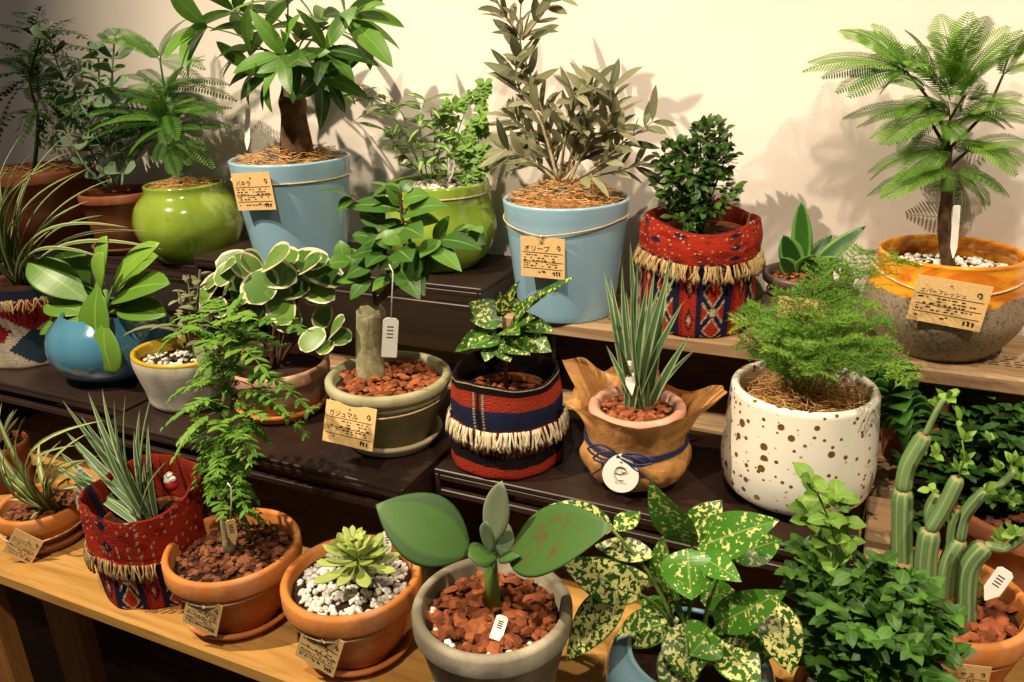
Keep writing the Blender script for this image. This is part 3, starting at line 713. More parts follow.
# --- red kilim bag with grass plant, front row
NAV=lin('#1d2038');RED=lin('#a8301c');RED2=lin('#8a2216');CRM=lin('#c9b490');BLK=lin('#1a1414');ORG=lin('#b4522a')
def fr2(x): return abs((x%1)-.5)*2
def mixc(a,b,t): return tuple(a[i]*(1-t)+b[i]*t for i in range(3))+(1,)
def weave(a,v,c,n=260,mv=90):
    j=.82+.18*noise.noise(V((a*60,v*160,0)))+.10*((int(a/(2*PI)*n)+int(v*mv))%2); return tuple(min(1,x*j) for x in c[:3])+(1,)
def kil_red(off=0,fold=.62):
    def f(a,t,r,z):
        u=a/(2*PI)*7+off
        if t>fold:
            s=(t-fold)/(1-fold)
            c=RED
            on=noise.noise(V((math.floor(u*2+.3)*1.7,off*9,math.floor(s*3)*2.3)))>.08
            if on and fr2(u*2+.3)+fr2(s*3)<.55: c=NAV
            elif noise.noise(V((u*3,s*5,2)))>.15: c=RED2
            if noise.noise(V((u*20,s*14,5)))>.5: c=CRM
            if off>.2 and fr2(u*14)<.1 and fr2(s*9)<.4 and noise.noise(V((u*2,s*2,7)))>0: c=CRM
            return weave(a,t,c)
        v=t*4.4; q=u%1
        if q<.12: c=NAV
        elif q<.2: c=RED2
        elif q<.45:
            c=RED
            if fr2((q-.2)*4)+fr2(v*1.3)<.8: c=NAV
            if fr2((q-.2)*4)+fr2(v*1.3)<.5: c=ORG
            if fr2((q-.2)*4)+fr2(v*1.3)<.25: c=CRM
        elif q<.55: c=NAV
        else:
            k=abs(fr2(v*1.1)-abs(q-.77)*4)
            c=RED
            if k<.22: c=NAV
            if .22<=k<.36: c=CRM
            if fr2(v*1.1)<.2 and abs(q-.77)<.06: c=CRM
        return weave(a,t,c)
    return f
def bag(o,P,prof_,colf,seg=260,nv=110,amp=.004,f1_=3,ph=0,name='woven_bag',tilt=0,tph=0,sx=1,sy=1,rot=0):
    """prof_ outer (r,z) bottom to rim. amp = soft folds"""
    m=B(); PP=[V((r,z,0)) for r,z in prof_]; pr=[]
    for i in range(nv): q=poly(PP,i/(nv-1)); pr.append((q.x,q.y))
    hmax=prof_[-1][1]
    def fr(a,t,r,z): return r*(1+amp/.06*( .5*sin(f1_*a+ph+z*20)+.3*sin((f1_+2)*a-ph*2+z*35)+.18*sin(11*a+z*60)))
    def fz(a,t,r,z): return z+tilt*(z/hmax)*cos(a-tph)*r/.06+ (.004*sin(3*a+ph)*(z/hmax)**3)
    lathe(m,P,pr,seg,fr,colf=colf,fz=fz,sx=sx,sy=sy,rot=rot,close=False)
    # inner face of the mouth, then the underside
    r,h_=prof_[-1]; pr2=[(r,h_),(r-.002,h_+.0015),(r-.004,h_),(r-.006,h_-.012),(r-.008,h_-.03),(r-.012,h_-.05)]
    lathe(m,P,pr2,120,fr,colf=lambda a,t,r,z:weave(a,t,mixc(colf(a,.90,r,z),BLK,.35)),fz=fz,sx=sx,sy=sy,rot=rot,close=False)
    lathe(m,P,[(.001,0),(prof_[0][0]*.6,0),(prof_[0][0],0)],120,fr,colf=lambda a,t,r,z:BLK,sx=sx,sy=sy,rot=rot,close=False)
    return m.build(name,'cloth',o),fr,fz
def fringe(o,P,r,z,L,n,fr,fz,a0=0,a1=2*PI,th=.0011,clump=4,out=.004,sx=1,sy=1,rot=0,mat='fringe',hang_=True):
    m=B()
    for i in range(n):
        a=a0+(a1-a0)*(i+R(-.2,.2))/n; 
        for c in range(clump):
            ds=(a1-a0)/n*R(-.7,.7); a_=a+ds; da=-ds*R(.3,1.0); r0=fr(a,.6,r,z)*1.0; zz=fz(a,.6,r,z); pts=[]; l=L*R(.8,1.15); dd=R(-.12,.12)
            for j in range(5):
                t=j/4; aa=a_+da*t+dd*t*.6*sin(2.5*t+c); rr=r0+.001+out*sin(PI*.55*t)+R(0,.0012); x=cos(aa)*rr*sx; y=sin(aa)*rr*sy
                pts.append(V((P.x+x*cos(rot)-y*sin(rot),P.y+x*sin(rot)+y*cos(rot),P.z+zz-l*t)))
            tube(m,pts,th,th*1.15,4,R(0,1))
    return m.build('fringe',mat,o)
d=start('sock2',(147,575),0,(141,484),124,102,'red and navy kilim bag with a dark grassy plant and a toy bird head','potted_plant')
o=d['o'];P=d['P'];h=d['h'];rb=d['rb'];rr=d['rr']
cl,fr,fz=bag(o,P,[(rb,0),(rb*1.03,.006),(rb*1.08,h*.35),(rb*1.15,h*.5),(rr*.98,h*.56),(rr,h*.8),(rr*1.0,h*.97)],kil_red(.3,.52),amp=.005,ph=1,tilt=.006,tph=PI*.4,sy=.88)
fringe(o,P,rr*.985,h*.53,.019,50,fr,fz,th=.0009,clump=4,mat='fringedark',sy=.88)
lobj(o,'inner_pot','terradark',lathe,P+V((0,0,.004)),terra(rb*.75,rb*.95,h*.62,.01,.004)); soil(o,P,P.z+h*.58,rb*.9); 
def f2(m):
    rt=V((P.x,P.y,P.z+h*.58)); T=[(62,400),(88,392),(102,388),(114,398),(126,392),(140,408),(148,424),(155,385),(66,432),(74,445),(60,452),(84,460),(70,470),(96,420),(134,430),(144,462),(80,415),(120,440),(168,460),(110,430),(50,462)]
    blades(m,rt,[W(d,(x,y),R(-.03,.05)) for x,y in T],.0095,.12,'strap',.012)
lobj(o,'foliage','L_grass',f2)
b=W(d,(172,484),.03)
def birdhead(m): 
    lathe(m,b-V((0,0,.007)),[(.001,0),(.006,.001),(.0085,.006),(.007,.011),(.003,.014),(.001,.0145)],20)
lobj(o,'red_ornament',plain('red_felt','#c0281a',.7),birdhead)
def wh(m):
    for q in ((-.006,0,.008),(.004,-.001,.008),(0,-.001,.013),(-.002,-.004,.006)): 
        c=b+V(q); lathe(m,c-V((0,0,.004)),[(.001,0),(.0035,.0015),(.0045,.004),(.0035,.0065),(.001,.008)],14)
lobj(o,'white_ornament','white',wh)
# ================================================================== MIDDLE ROW
# --- round teal pot with paddle leaves
d=start('teal',(113,370),Z1,(106,310),84,64,'round teal glazed pot with thick green paddle shaped leaves')
o=d['o'];P=d['P'];h=d['h'];rr=d['rr'];rx=RAD(119,P+V((0,0,h*.5)))
lobj(o,'pot','blueglaze',lathe,P,curve_pot([(d['rb'],0),(rx*.88,h*.2),(rx,h*.5),(rx*.93,h*.78),(rr,h)],.006))
zs=P.z+h-.012; soil(o,P,zs,rr-.006)
PL=[((95,300),(55,238),.05,.0,-.01,(0,-.7,.7),.3),((100,310),(101,262),.04,0,-.05,(0,-.5,.85),.5),((102,330),(102,345),.03,0,0,(0,-1,0),.5)]
PD=[((104,312),(28,262),.058,.0,-.02,(.1,-.6,.8),.35),((108,305),(160,243),.042,0,-.01,(0,-.75,.7),.95),((112,305),(158,256),.055,.03,.04,(0,-.5,.8),.75),((106,312),(170,284),.056,0,-.03,(0,-.55,.85),.35),((100,318),(44,306),.042,-.01,-.03,(0,-.5,.85),.4),((100,320),(40,332),.040,-.02,-.045,(0,-.5,.85),.4),
 ((102,272),(101,347),.062,-.025,-.055,(0,-1,.4),.3),((106,310),(114,374),.066,-.045,-.063,(0,-1,.3),.5),((105,285),(107,236),.034,-.01,-.02,(0,-1,.5),1.),((104,296),(103,252),.036,-.03,-.042,(0,-1,.5),.95),((110,312),(166,316),.045,-.01,-.035,(0,-.55,.85),.3),((98,300),(60,250),.06,.03,.04,(0,-.6,.8),.2)]
for a,b,w,da,db,up,ti in PD:
    A=W(d,a,da); lobj(o,'leaf','L_padd',fat,A,W(d,b,db),w,.006,V(up),.16,'spoon',18,ti,14)
lobj(o,'stem','stem',tube,[V((P.x,P.y,zs)),W(d,(106,290))],.006,.004,8)
# --- oval cement pot with felted plant
d=start('oval',(175,398),Z1,(180,352),102,82,'grey marbled oval pot with a yellow inner rim and felted grey green leaves')
o=d['o'];P=d['P'];h=d['h'];rr=d['rr'];rb=d['rb']
lobj(o,'pot','oval',lathe,P,curve_pot([(rb*.86,0),(rb*.98,.006),(rb*1.03,h*.3),(rr,h*.8),(rr,h)],.006),64,None,.5,True,1,.8)
def rimy(m): lathe(m,P,[(rr-.0005,h-.003),(rr+.0005,h),(rr,h+.0032),(rr-.004,h+.004),(rr-.007,h+.002),(rr-.0068,h-.012),(rr-.0065,h-.02)],64,None,.5,True,1,.8,close=False)
lobj(o,'glazed_rim','yellow',rimy)
zs=P.z+h-.016; soil(o,P,zs,rr-.008,sy=.8); mulch(o,P,zs,rr-.009,170,.004,'pebble','white_pebbles',.7,True,sy=.8)
def f3(m):
    for sx_,sy_,ex,ey,n_ in ((188,350,178,290,9),(190,348,200,270,12),(195,350,220,300,9),(190,352,160,320,8),(198,352,225,345,8),(190,345,188,275,11),(185,350,205,300,8),(200,350,210,330,8)):
        A=W(d,(sx_,sy_));Bt=W(d,(ex,ey),R(-.03,.03)); tube(m,[A,(A+Bt)/2+V((0,.004,0)),Bt],.0022,.0014,6,.2)
        for i in range(n_):
            t=.25+.75*i/n_; p=A+(Bt-A)*t; a=i*2.4+R(-.4,.4); l=R(.016,.028)*(1.2-.5*t); e=p+V((cos(a)*l,sin(a)*l,R(-.004,.012))); fat(m,p,e,l*.55,.003,None,.2,'ell',6,R(0,1),8)
    for a,b in (((185,335),(120,338)),((190,335),(150,330)),((196,345),(208,380))): fat(m,W(d,a),W(d,b,-.05),.014,.004,None,.35,'ell',8,.6,8)
lobj(o,'foliage','L_fuzz',f3)
# --- variegated peperomia in old terracotta
d=start('pep',(283,408),Z1,(277,360),102,72,'terracotta pot with cream edged oval leaves beside the lacy sapling',sz=.006)
o=d['o'];P=d['P'];h=d['h'];saucer(V((P.x,P.y,Z1+.0004)),d['rb']+.013,.014,'terra','terracotta saucer under the cream edged leaves')
lobj(o,'pot','terrapink',lathe,P,terra(d['rb'],d['rr'],h,.018,.007)); zs=P.z+h-.015; soil(o,P,zs,d['rr']-.009)
PP_=[(262,268,215,262,.036),(262,268,262,305,.052),(262,268,240,256,.03),(262,270,297,282,.034),(264,265,290,252,.034),(262,268,232,300,.06),(262,268,250,282,.03),(262,268,300,258,.036),(275,280,290,325,.04),(285,262,320,275,.034),(285,262,330,262,.03),(300,262,345,285,.03),(300,270,322,258,.026),(310,275,318,305,.03),(262,290,240,330,.04),(270,300,300,330,.036),(240,262,215,285,.026),(222,272,205,290,.022),(222,272,198,305,.024),(222,272,236,262,.02),(222,300,200,312,.024),(222,300,232,285,.018),(215,300,225,316,.022),(325,305,322,330,.026),(325,330,300,350,.026),(330,335,345,320,.024),(330,335,352,340,.024),(330,340,320,355,.02),(300,280,335,300,.03),(262,275,230,258,.03),(280,290,310,290,.03),(250,300,215,320,.03)]
for x0,y0,x1,y1,w in PP_:
    dy=R(-.03,.02); lobj(o,'leaf','L_pep',leaf,W(d,(x0,y0),dy+.005),W(d,(x1,y1),dy-.02),w*1.15,V((R(-.3,.3),-.7,.7)),.1,.08,'round',10,R(.0,.9))
def f4(m):
    for x,y in ((262,268),(222,272),(300,262),(325,330),(285,262),(222,300),(262,295),(310,275)):
        A=V((P.x+R(-.01,.01),P.y+R(-.01,.01),zs)); e=W(d,(x,y),0); tube(m,[A,(A+e)/2+V((0,0,.015)),e],.0028,.002,6,samples=8)
lobj(o,'stem','bark',f4)
# --- bonsai fig
d=start('ficus',(393,438),Z1,(388,373),125,78,'grey green stone pot of lava chips with a swollen grey trunked bonsai fig','potted_bonsai',sz=.007)
o=d['o'];P=d['P'];h=d['h'];saucer(V((P.x,P.y,Z1+.0004)),d['rb']+.013,.015,'mossrim','pale stone saucer under the bonsai fig')
rb,rr=d['rb'],d['rr']
lobj(o,'pot','mosspot',lathe,P,[(rb*.9,0),(rb,.003),(rr*.90,h*.72),(rr*.93,h*.74),(rr*.94,h*.80),(rr*.93,h*.82),(rr*.98,h*.84),(rr,h*.88),(rr,h*.97),(rr-.003,h),(rr-.008,h),(rr-.010,h-.004),(rb*.9,.012),(.001,.012)])
zs=P.z+h-.013; soil(o,P,zs,rr-.011); mulch(o,P,zs,rr-.012,260,.006,'chip')
c,tp,hc,n=pricetag(o,[(334,400),(383,411),(367,450),(316,439)],P,rb+.02,'ガジュマル',5,lean=.35,off=.012)
twine(o,P,P.z+h*.70,rr*.91,tp,hc,.003)
tb=V((P.x-.006,P.y,zs))
A0=W(d,(371,372));A1=W(d,(369,345));A2=W(d,(371,314));A3=W(d,(376,304)); A4=W(d,(392,284))
lobj(o,'trunk','barkgrey',tube,[V((A0.x,P.y,zs-.002)),A0,A1,A2,A2+V((0,0,.003))],lambda t:.0172*(1+.06*sin(t*9))*(1 if t<.72 else max(.12,1-((t-.72)/.28)**2)**.5),None,16,.5,True,30)
lobj(o,'branch','bark',tube,[A2+V((0,0,-.004)),A3,A4],.0042,.003,8,.5,True,10)
FB=[[A3,W(d,(372,285)),W(d,(362,268)),W(d,(345,262))],[A4,W(d,(405,262)),W(d,(402,215)),W(d,(400,190))],[A4,W(d,(420,260)),W(d,(440,240)),W(d,(470,228))],[A4,W(d,(385,255)),W(d,(385,225)),W(d,(352,198))],[A3,W(d,(400,285)),W(d,(425,280))]]
def f5(m):
    for b_ in FB: tube(m,b_,.003,.0014,6,samples=12)
lobj(o,'branch','bark',f5)
FL=[(395,262,420,300,.03,-.03),(398,250,412,262,.034,-.04),(402,210,345,208,.026,0),(403,200,430,196,.026,0),(402,215,448,206,.03,.0),(405,225,440,222,.026,.02),(402,240,365,245,.03,0),(404,235,378,222,.026,0),(440,240,482,250,.024,-.01),(450,238,480,228,.02,0),(420,250,410,290,.026,-.02),(430,245,462,272,.022,-.02),(440,240,420,258,.028,-.02),(470,230,486,245,.02,0),(385,250,350,258,.026,-.02),(380,262,345,278,.028,-.02),(372,275,336,282,.024,-.02),(372,278,350,300,.026,-.03),(385,255,366,268,.026,-.03),(400,262,378,268,.03,-.03),(362,268,338,250,.026,0),(385,225,360,212,.026,0),(352,198,338,212,.02,0),(400,190,372,196,.022,0),(402,192,412,180,.018,.01),(385,235,412,242,.03,-.02),(395,275,372,292,.026,-.02),(425,280,433,262,.022,-.01),(425,275,415,262,.026,0),(405,270,425,296,.028,-.03),(404,228,424,238,.03,-.02),(385,230,390,250,.026,-.02),(400,255,440,262,.026,0),(380,240,352,235,.028,.01),(436,246,450,215,.02,.02),(420,262,455,268,.024,.01),(400,205,385,185,.02,0),(350,262,325,265,.024,-.01),(345,262,340,240,.022,0)]
for x0,y0,x1,y1,w,dy in FL: lobj(o,'leaf','L_ficus',leaf,W(d,(x0,y0),dy*.5),W(d,(x1,y1),dy+R(-.015,.01)),w,V((R(-.3,.3),-.55,.85)),.18,.1,'ac',9,R(0,.8))
for i in range(14):
    b_=random.choice(FB[:4]); p=poly(b_,R(.25,1)); a=R(0,2*PI); l=R(.026,.042); lobj(o,'leaf','L_ficus',leaf,p,p+V((cos(a)*l,sin(a)*l*.9,R(-.012,.014))),R(.016,.024),None,.2,.1,'ov',7,R(0,.9))
a_=W(d,(393,272),-.045);b_=W(d,(391,318),-.05)
m=B(); tube(m,[a_+V((-.004,0,.008)),a_,b_],.0008,.0008,4); m.build('tag_string','white',o)
stick(o,W(d,(389,357),-.05),b_,.017,'white','hang_tag',sq=True)
# --- striped wool basket with speckled croton
d=start('wool',(508,455),Z1,(505,369),110,104,'black, red and navy striped wool basket with a cream fringe and a speckled green plant')
o=d['o'];P=d['P'];h=d['h'];rb=d['rb'];rr=d['rr']
def stripes(a,t,r,z):
    w_=.012*sin(a*3+1)
    if t>.965: c=lin('#d6bf92')
    elif t>.86: c=BLK
    elif t>.71: c=lin('#a83a24')
    elif t>.585: c=lin('#252c48')
    elif t>.53: c=lin('#a83a24')
    elif t>.36+w_: c=lin('#4a2c24')
    elif t>.25+w_: c=BLK
    elif t>.09+w_: c=lin('#a2331f')
    else: c=lin('#23283c')
    if .44<t<.86:
        q=(a+PI/2+.06)%(2*PI); q=q if q<PI else q-2*PI
        if abs(q)<.035: c=BLK
        elif .07<abs(q)<.12 and int(t*110)%2: c=lin('#c8b8a0')
        elif abs(q)<.14: c=mixc(c,BLK,.5)
    return weave(a,t,c)
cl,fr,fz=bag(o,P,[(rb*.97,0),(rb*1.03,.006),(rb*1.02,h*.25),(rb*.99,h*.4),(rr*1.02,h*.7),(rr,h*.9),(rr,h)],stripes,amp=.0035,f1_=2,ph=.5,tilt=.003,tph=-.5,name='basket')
fringe(o,P,rr*1.02,h*.55,.021,50,fr,fz,th=.0013,clump=4,out=.004)
lobj(o,'inner_pot','terradark',lathe,P+V((0,0,.004)),terra(rb*.75,rb*.9,h*.72,.01,.004)); zs=P.z+h*.72; soil(o,P,zs,rb*.86); mulch(o,P,zs,rb*.84,90,.006,'chip')
CL=[((500,318),(468,303),.03,.3),((505,315),(500,292),.018,.0),((512,325),(545,290,-.02),.016,.35),((515,318),(577,276,-.02),.014,.3),((512,320),(556,332,-.01),.022,.4),((515,330),(552,352,-.02),.034,.3),((505,335),(530,355,-.03),.034,.35),((500,335),(470,348,-.03),.03,.6),((498,328),(455,352,-.02),.028,.5),((495,335),(485,362,-.03),.026,.5),((500,320),(485,300,.01),.02,.2),((500,310),(520,300,.02),.022,.2),((505,320),(470,320,-.01),.026,.5),((510,325),(535,318,-.02),.024,.4),((510,335),(540,340,.0),.028,.4),((505,340),(510,362,-.03),.03,.35),((515,315),(530,300,.03),.02,.6),((500,320),(520,280,.02),.016,.2),((498,325),(480,335,.03),.028,.5),((504,330),(520,335,-.04),.026,.5)]
for a,b,w,ti in CL: lobj(o,'leaf','L_croton',leaf,W(d,a),W(d,b),w,V((R(-.3,.3),-.7,.7)),.12,.12,'ov',8,ti)
lobj(o,'stem','bark',tube,[V((P.x,P.y,zs)),W(d,(506,345)),W(d,(504,318))],.003,.002,6)
# --- kraft paper wrapped pot
d=start('kraft',(637,476),Z1,(637,403),99,88,'brown kraft paper wrapped pot with an upright striped grass and navy ribbon')
o=d['o'];P=d['P'];h=d['h'];rr=d['rr']
lobj(o,'pot','terrapink',lathe,P+V((0,0,.003)),terra(rr*.62,rr*.98,h-.003,.010,.011)); zs=P.z+h-.009; soil(o,P,zs,rr-.014); mulch(o,P,zs,rr-.016,150,.0048,'chip')
def kraftf(m):
    seg=180;nv=30;vs=[];uv=[];fs=[]
    TE=[((727,393),.0),((716,384),.03),((690,392),.035),((662,382),.045),((652,342),.055),((632,352),.06),((604,372),.06),((585,358),.05),((562,360),.03),((578,384),.02),((566,403),-.02),((588,412),-.050),((615,424),-.066),((640,429),-.068),((668,424),-.06),((700,410),-.035)]
    E=[W(d,a,dy) for a,dy in TE]; n=len(E)
    ang=[math.atan2(p.y-P.y,p.x-P.x) for p in E]
    def edge(k):
        x=k/seg*n; i=int(x)%n; u=x-int(x); p0,p1,p2,p3=E[i-1],E[i],E[(i+1)%n],E[(i+2)%n]
        q=.5*((2*p1)+(p2-p0)*u+(2*p0-5*p1+4*p2-p3)*u*u+(3*p1-p0-3*p2+p3)*u**3); l=p1.lerp(p2,u); return l*.55+q*.45
    for i in range(nv):
        t=i/(nv-1)
        for k in range(seg):
            e=edge(k); a=2*PI*k/seg
            if t<.1: r=max(rr*.95*(t/.1)**.25,rr*.3)
            elif t<.5: r=rr*(.95+.16*sin((t-.1)/.4*PI*.9))
            else: r=rr*1.0
            r*=1+.035*noise.noise(V((cos(a)*3,sin(a)*3,t*6)))+.03*abs(noise.noise(V((cos(a)*7,sin(a)*7,t*3))))
            if t<.55: r*=1+.07*(abs((a*5/PI+.5*sin(t*7))%1-.5)-.25)
            p=P+V((cos(a)*r,sin(a)*r,h*min(t,.55)*1.05+.001))
            if t>.55:
                u=(t-.55)/.45; c=P+V((cos(a)*rr*1.12,sin(a)*rr*1.12,h*.95)); q=bez(p,c,e,u); nz=noise.noise(V((cos(a)*5,sin(a)*5,u*3)))*.006*u
                p=q+V((cos(a)*nz,sin(a)*nz,nz*.5))
            vs.append(p); uv.append((k/seg,t))
    for i in range(nv-1):
        for k in range(seg): fs.append((i*seg+k,i*seg+(k+1)%seg,(i+1)*seg+(k+1)%seg,(i+1)*seg+k))
    m.add(vs,fs,uv)
lobj(o,'paper_wrap','kraft',kraftf)
m=B()
for q in range(3): ring(m,P,P.z+h*(.56+.02*q),rr*1.05,.0013,80)
K=AY(619,456,P.y-rr*1.14)
def loop(m,K,dx,dz,w):
    pts=[K+V((dx*t,-.004*sin(t*PI),dz*t+w*sin(t*2*PI) if False else dz*t+w*sin(t*PI))) for t in [i/8 for i in range(9)]]+[K+V((dx*t,-.002,dz*t-w*sin(t*PI)*.7)) for t in [1-i/8 for i in range(1,9)]]
    tube(m,pts,.0013,.0013,5)
loop(m,K,-.034,.002,.010);loop(m,K,-.028,-.008,.008);loop(m,K,.038,.001,.008);loop(m,K,.03,-.004,.006)
tube(m,[K,K+V((-.012,-.002,-.012)),K+V((-.03,.004,-.03))],.0012,.0008,5,samples=8); tube(m,[K,K+V((.02,-.002,-.012)),K+V((.042,.006,-.03))],.0012,.0008,5,samples=8)
rock(m,K,.004,.8,.15,.5,True); m.build('ribbon','ribbon',o)
def roundtag(m):
    c=AY(620.5,475,P.y-rr*1.24); n=(CAM-c).normalized(); n=V((n.x*.5,n.y,n.z*.3)).normalized(); ux=n.cross(V((0,0,1))).normalized()*-1; uy=n.cross(ux).normalized()
    if uy.z<0: uy=-uy
    r=RAD(36.5,c); N=48; pts=[]
    for k in range(N):
        a=2*PI*k/N; x=cos(a)*r;y=sin(a)*r
        if y>r*.62: y=y+(r*.22)*(1-abs(x)/(r*.875)) if abs(x)<r*.79 else y
        pts.append((x,y))
    vs=[c+ux*x+uy*y+n*.0006 for x,y in pts]+[c+ux*x+uy*y-n*.0006 for x,y in pts]
    m.add(vs,[tuple(range(N)),tuple(range(2*N-1,N-1,-1))]+[(k,N+k,N+(k+1)%N,(k+1)%N) for k in range(N)],None,.5,False); return c,ux,uy,n,r
m=B(); c,ux,uy,n,r=roundtag(m); rt=m.build('hang_tag','white',o)
m=B(); L_=c+n*.0012
if (ux.x<0): ux=-ux
cx_=L_+uy*r*.12
pts=[cx_+ux*(cos(a)*r*.34)+uy*(sin(a)*r*.40) for a in [math.radians(x) for x in range(55,300,12)]]
tube(m,pts,lambda t: r*(.07-.03*t) ,None,6,flat=.15)
pts=[cx_+ux*(r*(.17+.14*cos(a)))+uy*(r*(.20+.13*sin(a))) for a in [math.radians(x) for x in range(-160,100,15)]]
tube(m,pts,r*.045,r*.07,6,flat=.15); tube(m,[cx_+ux*(-r*.3)+uy*r*.02,cx_+ux*(r*.02)+uy*(-r*.04),cx_+ux*(r*.2)+uy*(r*.12)],r*.03,r*.05,5,flat=.15,samples=8)
m.build('emblem',plain('taupe_print','#8f8778',.7),rt)
m=B(); tv,tf,tx=textmesh('flower'); s=r*.62/tx; m.add([L_-ux*r*.28+uy*(-r*.48)+ux*v.x*s+uy*v.y*s for v in tv],tf,None,.5,False); m.build('lettering','grey',rt)
m=B(); e=L_+uy*r*.78; tube(m,[e-n*.0002,e+n*.0003],r*.06,r*.06,10); m.build('eyelet','grey',rt)
def f6(m):
    rt_=V((P.x+.002,P.y,zs)); T=[(610,275),(622,262),(630,240),(633,270),(640,300),(648,280),(655,268),(660,285),(670,255),(672,262),(668,300),(680,268),(684,300),(690,335),(697,348),(612,300),(618,320),(604,272),(626,290),(645,310),(652,320),(638,262),(663,330),(675,320),(618,340),(606,345),(650,300),(632,320)]
    blades(m,rt_,[W(d,(x,y),R(-.04,.04)) for x,y in T],.0095,.10,'strap',.012,14)
lobj(o,'foliage','L_grass',f6)
stick(o,W(d,(632,395),-.02),W(d,(628,361),-.015),.010)
# --- white spotted pot with asparagus fern
d=start('white',(799,492),Z1,(804,387),141,112,'white glazed pot with brown spots and a feathery asparagus fern')
o=d['o'];P=d['P'];h=d['h'];rr=d['rr'];rx=RAD(147,P+V((0,0,h*.35)))
lobj(o,'pot','dots',lathe,P,curve_pot([(d['rb']*.8,0),(d['rb']*.98,.007),(rx*.93,h*.12),(rx,h*.32),(rx*.985,h*.55),(rr*1.02,h*.85),(rr,h)],.009),96)
zs=P.z+h-.010; coir(o,P,zs-.004,rr-.010,330)
def asp(m,a,b,n=26,w=.03,arch=.3,tint=None):
    a=V(a);b=V(b);L=(b-a).length;c=(a+b)/2+V((0,0,1))*arch*L; t0=R(.2,1) if tint is None else tint
    pts=[bez(a,c,b,i/10) for i in range(11)]; tube(m,pts,.0007,.0003,3,t0*.6)
    nz=Vg=V((0,0,1))
    for i in range(n):
        t=.22+.78*i/n; p=bez(a,c,b,t); tg=((c-a)*(1-t)+(b-c)*t).normalized(); s=perp(tg); l=w*(1.1-t*.75)*R(.7,1.2)
        for sg in (-1,1):
            e=p+(s*sg*.85+tg*.5+V((0,0,R(-.25,.2)))).normalized()*l; dr=(e-p).normalized()
            for q in range(13):
                pp=p+(e-p)*((q+.5)/13)
                for _ in range(4):
                    dd=(dr*.8+V((R(-1,1),R(-1,1),R(-.7,.9)))*.85).normalized()*R(.003,.0065); sd=dd.cross(V((R(-1,1),R(-1,1),R(-1,1)))).normalized()*.00042
                    m.add([pp-sd,pp+sd,pp+dd],[(0,1,2)],None,t0*R(.7,1.1),False)
def f7(m):
    rt_=V((P.x,P.y,zs)); 
    T=[(735,325,-.03),(745,308,0),(758,335,-.05),(790,292,.02),(815,285,.04),(830,262,.05),(775,352,-.06),(800,345,-.07),(830,360,-.07),(852,340,-.05),(870,372,-.06),(895,352,-.04),(912,382,-.05),(890,325,.0),(878,305,.03),(868,250,.08),(855,270,.06),(845,298,.04),(765,310,.04),(740,340,-.01),(805,315,.0),(835,325,-.02),(862,320,0),(880,345,-.03),(820,375,-.07),(786,370,-.06),(752,355,-.03),(900,375,-.02),(907,262,.08),(770,325,-.03),(850,365,-.07),(795,330,-.03)]
    for x,y,dy in T:
        st=rt_+V((R(-.015,.015),R(-.015,.015),0)); asp(m,st,W(d,(x,y),dy+R(-.01,.01)),15,R(.03,.048),R(.35,.7))
lobj(o,'foliage','L_asp',f7)
stick(o,W(d,(862,378),-.01),W(d,(856,352),-.02),.011,'white')
# --- curled leaf trailing plant hanging behind the white pot
pz=AZ(905,470,ZD)
o=thing('trailing_plant','dark green plant with tightly curled leaves trailing down beside the white spotted pot','trailing plant',(pz.x,pz.y+.05,ZD+.0004))
PP=V((pz.x+.0,pz.y+.03,ZD+.0004))
def f8(m):
    path=[AY(868,362,.885),AY(878,375,.875),AY(893,395,.86),AY(905,418,.845),AY(914,440,.84),AY(922,458,.835)]
    tube(m,path,.002,.001,6,.3,samples=16)
    for i in range(52):
        t=i/51; p=poly(path,t*.9); tg=(poly(path,min(1,t*.9+.03))-p).normalized(); a=i*2.2; s=perp(tg); u=tg.cross(s); dr=s*cos(a)+u*sin(a)
        sz=.026*(.55+.9*sin(PI*min(1,t*1.05+.08))); e=p+dr*sz+tg*.006; fat(m,p,e,sz*.85,.003,tg*-1,.55,'ell',6,R(0,1),8)
lobj(o,'foliage','L_twist',f8)
def f8b(m):
    a=AY(868,362,.885); tube(m,[V((PP.x,PP.y,PP.z+.05)),V((a.x+.012,PP.y,a.z-.05)),a+V((.012,.02,.008)),a],.0022,.0018,6,samples=14)
lobj(o,'stem','stemd',f8b)
m=B(); lathe(m,PP,terra(.026,.036,.055,.012,.004),40); m.build('pot','terradark',o); soil(o,PP,PP.z+.048,.031)
# ================================================================== BACK ROW
# --- money tree in big blue pot
d=start('pach',(299,262),ZR,(290,158),119,84,'tall pale blue pot with a thick trunked money tree against the wall','potted_tree',ymax=.975)
o=d['o'];P=d['P'];h=d['h'];rr=d['rr'];rb=d['rb']
lobj(o,'pot','bluesky',lathe,P,curve_pot([(rb,0),(rb*1.04,.004),(rb+(rr-rb)*.5,h*.45),(rr*.955,h*.8),(rr*.985,h*.92),(rr,h)],.005))
zs=P.z+h-.008; coir(o,P,zs,rr-.006,360,.02,hump=.02)
c,tp,hc,n=pricetag(o,[(233,173),(271,172),(275,209),(237,211)],P,rr*.97,'パキラ',6)
twine(o,P,P.z+h-.024,rr*.972,None,None); 
tb=W(d,(295,140));
lobj(o,'trunk','bark',tube,[V((tb.x,P.y,zs-.004)),W(d,(294,118)),W(d,(292,95)),W(d,(290,70))],lambda t:.0235*(1-.45*t)+.002*sin(t*14),None,16,.5,True,20)
cr=W(d,(290,70))
